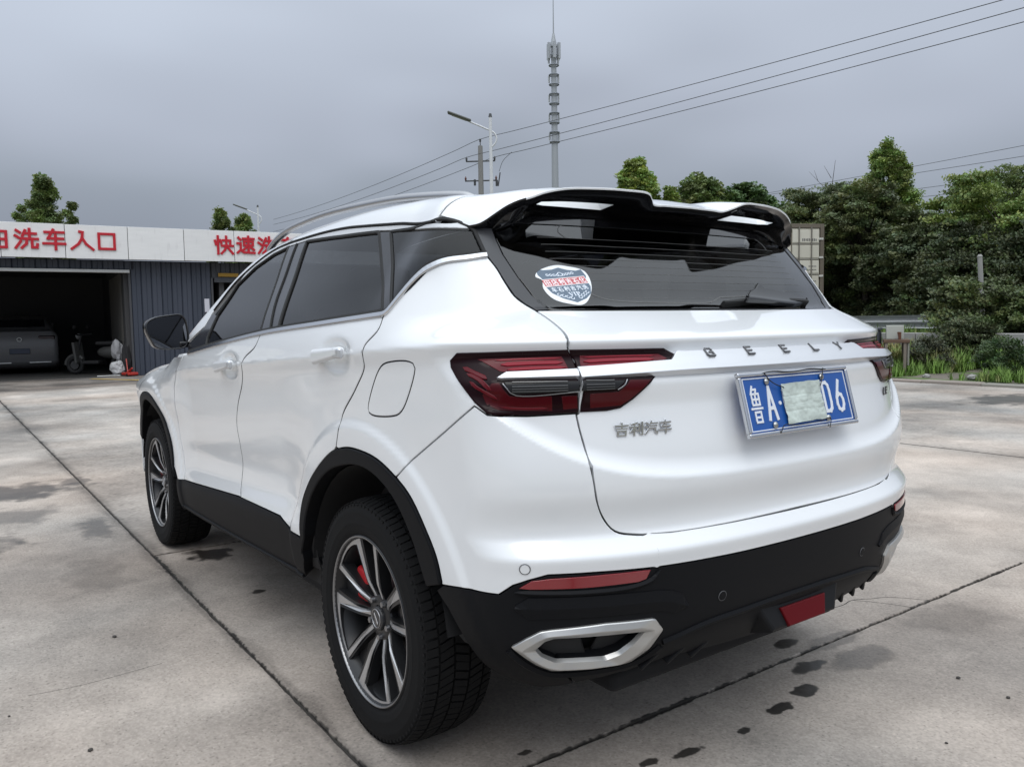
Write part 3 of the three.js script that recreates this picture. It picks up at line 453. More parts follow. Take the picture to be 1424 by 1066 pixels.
// outlines of the panels, measured on the body in metres (left side; the right is its mirror)
const O = {
  G1: [[-.853, 1.207, 1.425], [-.87, 1.172, 1.427], [-.888, 1.128, 1.377], [-.891, 1.1, 1.371], [-.884, 1.072, 1.364], [-.881, 1.006, 1.296], [-.881, .926, 1.203], [-.89, .874, 1.187], [-.89, .831, 1.171]],
  G2: [[-.861, 1.159, .468], [-.876, 1.113, .443], [-.887, 1.064, .337], [-.883, 1.015, .302], [-.875, .964, .263], [-.869, .879, .181], [-.864, .794, .143], [-.859, .724, .156], [-.853, .662, .16], [-.852, .623, .156], [-.859, .559, .151], [-.875, .514, .191]],
  sill: [[-.874, .454, -.653], [-.874, .515, .164], [-.88, .528, .648], [-.888, .5, .772], [-.886, .497, .842]],
  arch: [[-.885, .496, .858], [-.885, .563, .858], [-.881, .621, .876], [-.886, .7, .953], [-.889, .766, 1.046], [-.889, .814, 1.141], [-.89, .838, 1.239], [-.89, .841, 1.328], [-.888, .831, 1.428], [-.885, .802, 1.516], [-.88, .758, 1.597], [-.876, .682, 1.669], [-.872, .624, 1.709], [-.869, .562, 1.729]],
  archIn: [[-.851, .356, .817], [-.884, .503, .892], [-.884, .585, .917], [-.887, .674, .993], [-.889, .749, 1.108], [-.889, .786, 1.234], [-.889, .797, 1.345], [-.887, .778, 1.442], [-.883, .734, 1.528], [-.878, .652, 1.604], [-.874, .583, 1.642], [-.871, .541, 1.662]],
  belt: [[-.872, 1.065, -.514], [-.867, 1.109, -.088], [-.862, 1.159, .486], [-.86, 1.19, 1.04], [-.851, 1.21, 1.419], [-.848, 1.215, 1.437], [-.825, 1.255, 1.468], [-.803, 1.291, 1.497], [-.784, 1.32, 1.529], [-.771, 1.333, 1.554], [-.751, 1.343, 1.582], [-.711, 1.348, 1.621], [-.667, 1.354, 1.645]],
  drip: [[-.665, 1.453, 1.554], [-.704, 1.452, 1.516], [-.709, 1.46, 1.415], [-.691, 1.475, 1.265], [-.688, 1.486, 1.13], [-.683, 1.498, .977], [-.673, 1.509, .8], [-.644, 1.526, .409], [-.63, 1.529, .21], [-.639, 1.504, -.004], [-.673, 1.45, -.172], [-.72, 1.362, -.324], [-.783, 1.245, -.436], [-.818, 1.185, -.442]],
  dpil: [[-.666, 1.353, 1.646], [-.659, 1.323, 1.675], [-.655, 1.283, 1.709], [-.649, 1.25, 1.738], [-.635, 1.23, 1.761], [-.623, 1.214, 1.79]],
  gap: [[-.623, 1.214, 1.79], [-.618, 1.189, 1.841], [-.623, 1.162, 1.895], [-.637, 1.144, 1.928], [-.636, 1.122, 1.926], [-.635, 1.122, 1.926], [-.622, 1.089, 1.933], [-.629, 1.062, 1.958], [-.641, 1.023, 1.972], [-.642, .977, 1.971], [-.648, .973, 1.969], [-.645, .939, 1.977], [-.64, .896, 1.99], [-.641, .876, 2.003], [-.64, .827, 2.018], [-.629, .776, 2.017], [-.604, .731, 2.013], [-.579, .704, 2.021], [-.539, .694, 2.037], [-.441, .688, 2.065], [-.257, .687, 2.09]],
  lamp: [[-.849, 1.119, 1.783], [-.856, 1.1, 1.763], [-.857, 1.082, 1.768], [-.856, 1.058, 1.791], [-.842, 1.004, 1.843], [-.827, .979, 1.872], [-.811, .977, 1.888], [-.749, .974, 1.917], [-.648, .974, 1.969], [-.579, .977, 1.994], [-.545, .982, 2.004], [-.513, 1.001, 2.012], [-.482, 1.026, 2.022], [-.453, 1.048, 2.024], [-.389, 1.075, 2.006], [-.349, 1.101, 1.991], [-.388, 1.119, 1.99], [-.636, 1.122, 1.926], [-.757, 1.121, 1.864]],
  bar: [[-.801, 1.051, 1.875], [-.778, 1.064, 1.878], [-.631, 1.067, 1.95], [-.41, 1.069, 2.009], [-.346, 1.101, 1.992], [-.254, 1.101, 2.001], [.029, 1.105, 2.009], [.164, 1.105, 2.006], [.093, 1.051, 2.055], [-.037, 1.05, 2.057], [-.303, 1.052, 2.043], [-.463, 1.051, 2.019], [-.642, 1.052, 1.964]],
  seamQ: [[-.843, .998, 1.844], [-.864, .926, 1.736], [-.871, .846, 1.595], [-.884, .796, 1.533]],
  seamW: [[-.869, .562, 1.729], [-.862, .572, 1.799], [-.824, .575, 1.901], [-.805, .599, 1.929], [-.779, .612, 1.954], [-.743, .623, 1.979], [-.643, .622, 2.029], [-.517, .618, 2.071], [-.38, .615, 2.098], [-.25, .614, 2.112]],
  refl: [[-.798, .593, 1.935], [-.774, .613, 1.958], [-.738, .617, 1.981], [-.625, .618, 2.036], [-.514, .617, 2.071], [-.525, .593, 2.066], [-.546, .588, 2.06], [-.667, .587, 2.015], [-.778, .59, 1.953]],
  exO: [[-.795, .453, 1.908], [-.776, .476, 1.938], [-.753, .493, 1.959], [-.732, .496, 1.972], [-.618, .501, 2.027], [-.498, .496, 2.063], [-.472, .464, 2.063], [-.494, .42, 2.042], [-.523, .383, 2.007], [-.615, .38, 1.975], [-.708, .387, 1.939], [-.746, .409, 1.932]],
  exI: [[-.753, .445, 1.947], [-.74, .465, 1.962], [-.722, .471, 1.973], [-.521, .464, 2.051], [-.542, .437, 2.037], [-.566, .41, 2.015], [-.594, .4, 1.999], [-.706, .409, 1.957], [-.739, .428, 1.949]],
  bot: [[-.691, .308, 1.844], [-.588, .318, 1.926], [-.485, .339, 1.978], [-.401, .368, 2.021], [-.348, .36, 2.022], [-.223, .366, 2.038], [-.094, .354, 2.034], [.051, .343, 2.024]],
  fog: [[-.064, .451, 2.098], [.152, .453, 2.096], [.16, .41, 2.076], [.153, .381, 2.054], [.035, .378, 2.054]],
  fogO: [[-.092, .452, 2.098], [.154, .458, 2.097], [.178, .441, 2.091], [.204, .384, 2.054], [.238, .323, 1.995], [.052, .343, 2.024]],
  quarterGlass: [[-.702, 1.46, 1.184], [-.662, 1.427, 1.581], [-.668, 1.358, 1.641], [-.753, 1.342, 1.579], [-.779, 1.324, 1.54], [-.808, 1.28, 1.501], [-.839, 1.232, 1.443]],
  rearDoorGlass: [[-.667, 1.499, .438], [-.691, 1.481, .817], [-.699, 1.467, 1.103], [-.844, 1.223, 1.401], [-.858, 1.177, .633]],
  frontDoorGlass: [[-.66, 1.495, .233], [-.665, 1.478, .068], [-.685, 1.436, -.102], [-.719, 1.368, -.251], [-.793, 1.235, -.319], [-.85, 1.135, -.288], [-.869, 1.094, -.245], [-.861, 1.159, .453]],
  fuel: [[-.882, 1.088, 1.504], [-.877, 1.093, 1.605], [-.874, 1.084, 1.628], [-.873, 1.069, 1.626], [-.873, .983, 1.572], [-.874, .96, 1.545], [-.875, .95, 1.511], [-.879, .943, 1.4], [-.879, .951, 1.374], [-.879, .969, 1.375], [-.88, 1.054, 1.432], [-.881, 1.079, 1.467]],
  rearGlassL: [[-.619, 1.405, 1.618], [-.623, 1.361, 1.655], [-.617, 1.302, 1.709], [-.604, 1.255, 1.75], [-.589, 1.23, 1.777], [-.566, 1.217, 1.802], [-.307, 1.213, 1.853], [-.155, 1.212, 1.863]],
  badge: [[-.573, .95, 2.002], [-.429, .947, 2.038], [-.434, .92, 2.043], [-.575, .924, 2.007]],
  sticker: [[-.497, 1.333, 1.709], [-.462, 1.331, 1.716], [-.417, 1.318, 1.735], [-.421, 1.279, 1.767], [-.45, 1.245, 1.791], [-.481, 1.229, 1.802], [-.515, 1.231, 1.793], [-.553, 1.244, 1.772], [-.565, 1.271, 1.748], [-.557, 1.293, 1.732], [-.57, 1.301, 1.722], [-.555, 1.316, 1.712]],
  clear: [[-.79, 1.05, 1.885], [-.638, 1.049, 1.968], [-.532, 1.046, 2.007], [-.558, 1.028, 2.002], [-.639, 1.025, 1.972], [-.775, 1.024, 1.901], [-.785, 1.036, 1.894]],
  redTop: [[-.799, 1.102, 1.831], [-.644, 1.104, 1.916], [-.408, 1.101, 1.983], [-.384, 1.088, 1.995], [-.435, 1.072, 2.001], [-.776, 1.067, 1.875], [-.788, 1.07, 1.864]],
  sensors: [[-.787, .64, 1.952], [-.295, .512, 2.099]],
  redA: [[-.816, 1.101, 1.817], [-.795, 1.102, 1.833], [-.648, 1.105, 1.915], [-.646, 1.07, 1.942], [-.773, 1.067, 1.877], [-.786, 1.07, 1.865], [-.802, 1.086, 1.839]],
  redB: [[-.607, 1.106, 1.931], [-.405, 1.102, 1.983], [-.383, 1.088, 1.995], [-.435, 1.072, 2.001], [-.62, 1.07, 1.952]],
  redC: [[-.811, 1.048, 1.869], [-.797, 1.049, 1.88], [-.782, 1.022, 1.896], [-.742, 1.02, 1.921], [-.699, 1.02, 1.944], [-.698, .983, 1.944], [-.806, .987, 1.882], [-.824, .998, 1.865], [-.826, 1.024, 1.855]],
  redD: [[-.681, 1.019, 1.953], [-.647, 1.019, 1.969], [-.644, .987, 1.968], [-.677, .985, 1.954]],
  redE: [[-.62, 1.022, 1.98], [-.554, 1.024, 2.003], [-.532, 1.039, 2.009], [-.523, 1.047, 2.009], [-.466, 1.046, 2.023], [-.522, 1.004, 2.01], [-.548, .989, 2.002], [-.619, .986, 1.979]],
  barsL: [[-.836, 1.09, 1.799], [-.826, 1.094, 1.81], [-.791, 1.07, 1.862], [-.804, 1.062, 1.86]],
  slant: [[-.838, 1.076, 1.809], [-.833, 1.08, 1.812], [-.82, 1.052, 1.857], [-.824, 1.044, 1.857], [-.828, 1.05, 1.848], [-.817, 1.067, 1.843], [-.798, 1.057, 1.872], [-.826, 1.024, 1.855]],
  handles: [[-.892, 1.094, 1.032], [-.886, 1.124, 1.28], [-.879, 1.087, 1.252], [-.887, 1.066, 1.04], [-.888, 1.013, .003], [-.886, 1.059, .261], [-.877, 1.021, .225], [-.882, .989, -.003]],
  plate: [[-.197, 1.042, 2.058], [.259, 1.04, 2.054], [.3, .888, 2.068], [-.173, .889, 2.077]],
  wiper: [[.083, 1.221, 1.843], [.125, 1.245, 1.816], [.17, 1.26, 1.801], [.214, 1.282, 1.782], [.228, 1.267, 1.793], [.345, 1.264, 1.787], [.441, 1.251, 1.787], [.466, 1.238, 1.795], [.423, 1.225, 1.815], [.343, 1.218, 1.836], [.224, 1.216, 1.851], [.082, 1.216, 1.855]],
};

// ---------- the white car ----------
CH.top = { d: [0, 1, 0], a: [1, 0, 0], b: [0, 0, -1] };
const car = thing('parked_car', 'white compact SUV with black rear spoiler parked in the foreground, seen from behind', 'car');
const PAINT = mat(.825, .84, .85, .3, 0, { clearcoat: 1, clearcoatRoughness: .03 });
const PLASTIC = mat(.006, .0064, .0078, .55, 0, { specularIntensity: .3 }), BLACKGLOSS = mat(.006, .006, .007, .08), RUBBER = mat(.012, .012, .012, .75), DARK = mat(.008, .008, .009, .9), CHROME = mat(.62, .63, .65, .18, 1), SATIN = mat(.5, .5, .51, .34, 1), SILVERBAR = mat(.66, .67, .69, .3, .55, { clearcoat: .6, clearcoatRoughness: .05 });
const TINT = new THREE.MeshPhysicalMaterial({ color: C(.2, .21, .22), roughness: .02, transmission: 1, thickness: 0, ior: 1.45, specularIntensity: .8, side: THREE.DoubleSide });
const RGLASS = new THREE.MeshPhysicalMaterial({ color: C(.075, .076, .085), roughness: .03, transmission: 1, thickness: 0, ior: 1.6, side: THREE.DoubleSide });
const PILLAR = mat(.012, .012, .014, .16), PILLAR2 = mat(.035, .036, .04, .3);
const both = (name, geos, m, parent = car, label) => { const g = Array.isArray(geos) ? mergeGeometries(geos) : geos; const a = part(name, g, m, parent, label && 'left ' + label), b = part(name, mirrored(g), m, parent, label && 'right ' + label); return [a, b]; };
const rev = l => [...l].reverse();
const fz = l => l.map(([x, y, z]) => [x, y, -z]);
const on = (ch, ...l) => l.map(([a, b]) => lift(ch, a, ch === 'top' ? -b : b));
const smoothLine = (l, closed = false, d = .012) => { const c = new THREE.CatmullRomCurve3(l.map(p => V(...p)), closed, 'centripetal'), n = Math.ceil(c.getLength() / d), o = c.getSpacedPoints(n).map(p => p.toArray()); if (closed) o.pop(); return o; };
const DRIP = [O.drip[0], O.drip[1], O.drip[2], O.drip[3], O.drip[4], O.drip[5], O.drip[6], [-.664, 1.522, .4], [-.66, 1.508, .05], [-.69, 1.445, -.16], O.drip[11], O.drip[12], O.drip[13]];
const OPEN = x0 => p => Math.abs(Math.abs(p[0]) - x0) < .004;
const onto = p => { p = [...p]; for (let k = 0; k < 5; k++) { const f = F(...p), g = grad(...p); p = p.map((v, c) => v - f * g[c] * .8); } return p; };
const DRIPS = smoothLine(DRIP.slice(0, 12), false, .02).map(onto);
// doors, quarter, fender
const archS = smoothLine(O.arch), archInS = smoothLine(O.archIn.slice(1)), G1S = smoothLine(O.G1), G2S = smoothLine(O.G2);
const archPart = (a, b) => archS.filter(p => { const t = Math.atan2(p[1] - .347, p[2] - 1.3); return t >= Math.min(a, b) && t <= Math.max(a, b); });
const angOf = p => Math.atan2(p[1] - .347, p[2] - 1.3);
const beltTail = smoothLine(O.belt.slice(4));
const gapTop = smoothLine(O.gap.slice(0, 4)), gapLow = smoothLine(O.gap.slice(10));
both('rear_door', panel([O.G2[0], O.belt[2], O.belt[3], O.belt[4], ...G1S.slice(1), ...rev(archPart(angOf(O.G1[8]) + .02, Math.PI)), O.sill[4], O.sill[3], O.sill[2], ...rev(G2S)], 'side', { res: .011, gap: .0028 }), PAINT);
both('front_door', panel([[-.867, 1.055, -.60], O.belt[0], O.belt[1], ...G2S, O.sill[1], O.sill[0], [-.874, .45, -.70], [-.87, .70, -.775], [-.88, .9, -.73], [-.87, 1.0, -.65]], 'side', { res: .011, gap: .0028 }), PAINT);
const fa = fz(archS);
both('front_wing', panel([[-.867, 1.05, -.61], [-.87, .998, -.656], [-.88, .9, -.735], [-.87, .70, -.78], [-.874, .45, -.705], [-.88, .44, -.79], ...fa, [-.85, .56, -1.86], ...[-1.86, -1.7, -1.5, -1.3, -1.1, -.95, -.8].map(z => [-.86, Math.min(1.04, topY(.845, z) - .022), z])], 'side', { res: .02 }), PAINT);
both('quarter_panel', panel([...G1S, ...archPart(angOf(O.G1[8]) - .02, angOf(O.seamQ[3]) + .01), ...rev(O.seamQ), O.lamp[5], O.lamp[7], O.gap[9], ...rev(O.gap.slice(4, 9)), ...rev(gapTop), ...rev(smoothLine(O.dpil)), ...rev(beltTail)], 'corner', { res: .011 }), PAINT);
both('shut_line_shade', [strip(G1S, { w: .0046, h: .0004, off: -.0012 }), strip(G2S, { w: .0062, h: .0004, off: -.0008 })], DARK);  // dark strips laid in the door gaps stand in for their shade
// rear bumper: white skin above, black skin below
const bx = .5, gb = O.gap.slice(9), seamL = O.seamW.slice(0, 7), bpt = y => lift('rear', -bx, y);
const bumpL = panel([O.seamQ[3], O.seamQ[2], O.seamQ[1], O.seamQ[0], O.lamp[5], O.lamp[7], O.gap[9], ...gapLow.filter(p => p[0] < -bx - .004), ...Array.from({ length: 9 }, (_, i) => bpt(mix(.6935, .6178, i / 8))), ...rev(seamL), ...rev(archPart(-9, angOf(O.seamQ[3]) - .02).filter(p => p[2] > 1.4))], 'corner', { open: OPEN(bx), res: .0065, soft: .007 });
const gapMid = [[-bx, .6935], [-.445, .69], [-.263, .689], [0, .6885], [.263, .689], [.445, .69], [bx, .6935]];
const bumpC = panel([...on('rear', ...gapMid), ...on('rear', [bx, .6178], [.384, .617], [.255, .616], [0, .616], [-.255, .616], [-.384, .617], [-bx, .6178])], 'rear', { open: OPEN(bx), res: .0065, soft: .007 });
const BUMPER = part('rear_bumper', [bumpL, mirrored(bumpL), bumpC], PAINT, car);
// exhaust opening, cut through the lower bumper
const exIn = O.exI, lowY = .338;
const lowL = panel([...seamL, ...Array.from({ length: 17 }, (_, i) => bpt(mix(.6178, lowY, i / 16))), [-.56, .325, 1.95], [-.60, .318, 1.9], exIn[7], exIn[6], exIn[5], exIn[4], exIn[3], exIn[2], exIn[1], exIn[0], exIn[8], exIn[7], [-.604, .3175, 1.9], [-.673, .297, 1.86], [-.76, .303, 1.855], [-.81, .32, 1.85], [-.842, .355, 1.845], [-.86, .41, 1.82], [-.866, .46, 1.785], [-.87, .505, 1.748], [-.871, .541, 1.70]], 'corner', { open: OPEN(bx), depth: .03 });
const lowC = panel([...on('rear', [-bx, .6178], [-.384, .617], [-.255, .616], [0, .616], [.255, .616], [.384, .617], [bx, .6178], [bx, lowY], [.4, .362], [.28, .352], [.2, .348], [0, .342], [-.2, .348], [-.28, .352], [-.4, .362], [-bx, lowY])], 'rear', { open: OPEN(bx), depth: .05 });
const LOWER = part('lower_bumper', [lowL, mirrored(lowL), lowC], PLASTIC, car);
{
  // moulded swells: a rib over the pipe trims, and the step above the diffuser
  const rib = strip([[-.80, .548, 1.93], [-.70, .545, 1.99], [-.55, .54, 2.05], [-.47, .533, 2.075], [-.41, .51, 2.09]], { w: .05, h: .007, taper: true, round: .95 });
  const step = strip(on('rear', [-.46, .425], [-.34, .452], [-.2, .462], [-.1, .466], [.1, .466], [.2, .462], [.34, .452], [.46, .425]), { w: .016, h: .008, round: .8 });
  const lip = strip([[-.80, .436, 1.90], [-.76, .41, 1.905], [-.70, .372, 1.92], [-.61, .362, 1.955], [-.5, .372, 2.0], [-.46, .41, 2.05]], { w: .02, h: .008, round: .9 });
  const rlip = strip([[-.80, .585, 1.93], [-.66, .577, 2.015], [-.55, .58, 2.06], [-.51, .592, 2.075], [-.495, .612, 2.08]], { w: .014, h: .007, round: .9, taper: true });
  part('moulded_rib', [rib, mirrored(rib), step, lip, mirrored(lip), rlip, mirrored(rlip)], PLASTIC, LOWER);
}
{ // diffuser: a stepped lip with slanting fins
  const fin = [];
  for (const x of [-.46, -.385, -.31]) { const g = box(.01, .06, .18, 0, 0, 0, .004); g.rotateZ(-.62); g.rotateX(.55); const s = lift('rear', x, .40); g.translate(x, .408, s[2] - .1); fin.push(g, mirrored(g)); }
  const boxy = new THREE.ExtrudeGeometry(new THREE.Shape([[-.19, .036], [-.13, -.06], [.13, -.06], [.19, .036]].map(p => new THREE.Vector2(...p))), { depth: .11, bevelEnabled: true, bevelSize: .012, bevelThickness: .012, bevelSegments: 3 });
  boxy.rotateX(-.3); boxy.translate(.02, .415, 1.975);
  fin.push(boxy); part('diffuser', fin.map(g => { g.deleteAttribute('uv'); g.setAttribute('uv', new THREE.Float32BufferAttribute(new Float32Array(g.attributes.position.count * 2), 2)); return g.index ? g.toNonIndexed() : g; }), mat(.009, .0095, .011, .5, 0, { specularIntensity: .4 }), car);
}
// tailgate
const H0 = O.gap;
const hatchHalf = [...gapTop, ...H0.slice(5, 10), ...gapLow];
part('tailgate', panel([[0, 1.2115, 1.88], [-.3, 1.212, 1.87], ...hatchHalf, [0, .6885, 2.1], ...rev(flipX(hatchHalf)), [.3, 1.212, 1.87]], 'rear', { res: .0065, soft: .007 }), PAINT, car);
// roof, pillar, screen, bonnet
const roofEdge = DRIPS.filter(p => p[2] < 1.481 && p[2] > .06);
const roofL = panel([[0, 1.55, 1.478], [-.3, 1.55, 1.478], ...roofEdge, [-.585, 1.535, -.06], [-.3, 1.535, -.11], [0, 1.535, -.13]], 'roof', { open: p => Math.abs(p[0]) < .004, res: .02 });
const ROOF = part('roof', [roofL, mirrored(roofL)], PAINT, car);
both('windscreen_pillar', panel([...DRIPS.filter(p => p[2] <= .06), DRIP[12], [-.84, 1.10, -.62], [-.82, 1.09, -.80], [-.74, 1.2, -.64], [-.67, 1.36, -.38], [-.59, 1.53, -.06]], 'roof'), PAINT);
part('windscreen', panel(on('top', [-.58, -.07], [-.3, -.12], [0, -.14], [.3, -.12], [.58, -.07], [.66, -.39], [.73, -.66], [.78, -.86], [.4, -.93], [0, -.95], [-.4, -.93], [-.78, -.86], [-.73, -.66], [-.66, -.39]), 'top', { off: -.004, res: .04 }), TINT, car);
part('bonnet', panel(on('top', [-.83, -.88], [-.4, -.95], [0, -.97], [.4, -.95], [.83, -.88], [.84, -1.3], [.82, -1.75], [.7, -1.98], [.4, -2.06], [0, -2.09], [-.4, -2.06], [-.7, -1.98], [-.82, -1.75], [-.84, -1.3]), 'top', { res: .03 }), PAINT, car);
part('front_bumper', [panel(on('front', [.72, .85], [.4, .86], [0, .87], [-.4, .86], [-.72, .85], [-.72, .3], [0, .28], [.72, .3]), 'front', { res: .04 })], PAINT, car);
both('front_corner', panel([...on('front', [.72, .85]), ...on('front', [.72, .3]), lift('side', -1.74, .34), lift('side', -1.74, .56), lift('side', -1.86, .57), lift('side', -1.86, .84)], 'fcorner', { res: .03 }), PAINT);
// side glass, its frames and bright trims
const topLine = [O.quarterGlass[1], O.quarterGlass[0], O.rearDoorGlass[2], O.rearDoorGlass[1], O.rearDoorGlass[0], ...O.frontDoorGlass.slice(0, 6)];
both('window_frame', panel([...DRIPS.filter(p => p[2] > -.22), ...rev(topLine.slice(0, 9)), [-.664, 1.436, 1.572]], 'side', { gap: .004, off: -.001, res: .02 }), mat(.6, .61, .62, .3, .15));
const SG = both('side_window', panel(O.frontDoorGlass, 'side', { off: -.006, depth: .006, gap: .002 }), TINT);
const RG = both('side_window', panel(O.rearDoorGlass, 'side', { off: -.006, depth: .006, gap: .002 }), TINT);
const QG = both('side_window', panel(O.quarterGlass, 'side', { off: -.003, depth: .006, gap: .002 }), TINT);
both('door_pillar', panel([O.frontDoorGlass[0], O.rearDoorGlass[0], O.rearDoorGlass[4], O.frontDoorGlass[7]], 'side', { gap: .001, off: -.001 }), PILLAR);
both('door_pillar', panel([O.rearDoorGlass[2], O.quarterGlass[0], O.quarterGlass[6], [-.857, 1.212, 1.436], O.rearDoorGlass[3]], 'side', { gap: .001, off: -.001 }), PILLAR);
both('mirror_triangle', panel([O.frontDoorGlass[4], O.frontDoorGlass[5], O.frontDoorGlass[6], O.belt[1], O.belt[0], [-.845, 1.10, -.60], DRIP[12], DRIP[11]], 'side', { gap: .001, off: -.002 }), PILLAR);
const seals = [strip(O.frontDoorGlass, { w: .012, h: .004, off: -.003, closed: true, smooth: false }), strip(O.rearDoorGlass, { w: .012, h: .004, off: -.003, closed: true, smooth: false }), strip(O.quarterGlass, { w: .01, h: .003, off: -.002, closed: true, smooth: false }), strip(DRIPS.filter((p, i) => i % 3 === 0 && p[2] < 1.47), { w: .006, h: .003, off: .001 }), strip([O.frontDoorGlass[0], [-.72, 1.4, .29], [-.80, 1.28, .36], O.G2[0]].map(p => [p[0], p[1], p[2] + .1]), { w: .006, h: .004, off: 0 })];
for (const q of seals) both('window_seal', q, RUBBER);
both('belt_trim', [strip(O.belt.slice(0, 5), { w: .017, h: .005, off: .002 }), strip(beltTail, { w: .017, h: .005, off: .002 })], CHROME);
const beltSeal = strip(O.belt.map(([x, y, z]) => [x, y + .013, z]), { w: .012, h: .004, off: 0 });
both('belt_seal', beltSeal, RUBBER);
// rear screen, its printed border and the garnish at each side
const rgl = [[-.578, 1.2165, 1.81], [-.598, 1.229, 1.785], O.rearGlassL[3], O.rearGlassL[2], O.rearGlassL[1], O.rearGlassL[0], [-.59, 1.5, 1.52]];
const screenPts = [[0, 1.2135, 1.88], [-.3, 1.2135, 1.87], ...rgl, [0, 1.5, 1.56], ...rev(flipX(rgl)), [.3, 1.2135, 1.87]];
const SCREEN = part('rear_window', panel(screenPts, 'rear', { off: -.004, depth: .006 }), RGLASS, car);
both('pillar_garnish', panel([O.dpil[0], O.dpil[1], O.dpil[2], O.dpil[3], O.dpil[4], O.dpil[5], ...rgl.slice(0, 6), [-.62, 1.434, 1.60], [-.664, 1.438, 1.575], [-.664, 1.425, 1.585]], 'corner', { gap: .002, off: -.001 }), PILLAR2);
{
  const R = (...l) => on('rear', ...l);
  const frit = [];
  // black print: the upper band, with a notch of clear glass in the middle; the two clear ports are left open between its pieces
  const bottom = [[-.585, 1.352], [-.44, 1.348], [-.21, 1.349], [-.185, 1.36], [-.15, 1.383], [.14, 1.383], [.175, 1.362], [.2, 1.352], [.44, 1.356], [.47, 1.37], [.505, 1.40], [.525, 1.415]];
  const f = l => panel(R(...l), 'rear', { off: -.0015, depth: .002, gap: 0, bevel: .0005 });
  frit.push(f([[-.597, 1.45], [.597, 1.45], [.59, 1.498], [-.59, 1.498]]));
  frit.push(strip(R([-.6, 1.24], [-.585, 1.22], [-.56, 1.2145], [-.3, 1.2145], [0, 1.2145], [.3, 1.2145], [.56, 1.2145], [.585, 1.22], [.6, 1.24]), { w: .012, h: .002, off: -.003 }));
  part('window_print', frit, BLACKGLOSS, SCREEN);
  const wires = [];
  for (const y of [1.246, 1.27, 1.292, 1.313, 1.333, 1.352, 1.372, 1.392, 1.412]) { const w = .5; wires.push(strip(R(...[-1, -.6, -.2, .2, .6, 1].map(t => [t * w, y])), { w: .0013, h: .0004, off: -.0039 })); }
  wires.push(strip(R([-.45, 1.262], [-.4, 1.243], [-.3, 1.235], [-.05, 1.233], [-.02, 1.236], [.03, 1.249], [.06, 1.25], [.46, 1.249]), { w: .004, h: .0006, off: -.0036 }), strip(R([-.41, 1.412], [-.425, 1.43], [-.41, 1.447], [-.38, 1.455], [-.25, 1.458]), { w: .003, h: .0006, off: -.0036 }), strip(R([.46, 1.412], [.462, 1.43], [.44, 1.45], [.3, 1.462]), { w: .004, h: .0006, off: -.0036 }));
  part('heater_wire', wires, mat(.11, .11, .108, .6), SCREEN);
}
// lamps
const HOUSE = mat(.012, .003, .0045, .08, 0, { specularIntensity: .3 }), RED = mat(.24, .008, .02, .2, 0, { specularIntensity: .5 }), RED2 = mat(.105, .004, .009, .14, 0, { specularIntensity: .5 }), DRED = mat(.06, .0025, .005, .12, 0, { specularIntensity: .5 });
const gapAt = y => { const g = O.gap.slice(4, 10); for (let i = 0; i < g.length - 1; i++) if (y <= g[i][1] && y >= g[i + 1][1] && g[i][1] > g[i + 1][1]) { const t = (g[i][1] - y) / (g[i][1] - g[i + 1][1]); return g[i].map((v, k) => mix(v, g[i + 1][k], t)); } return g[2]; };
const outer = [...O.lamp.slice(0, 9).filter((_, i) => i !== 8), O.gap[9], gapAt(1.06), gapAt(1.09), O.gap[5], O.lamp[18]], inner = [O.gap[5], gapAt(1.09), gapAt(1.06), O.gap[9], ...O.lamp.slice(9, 17)];
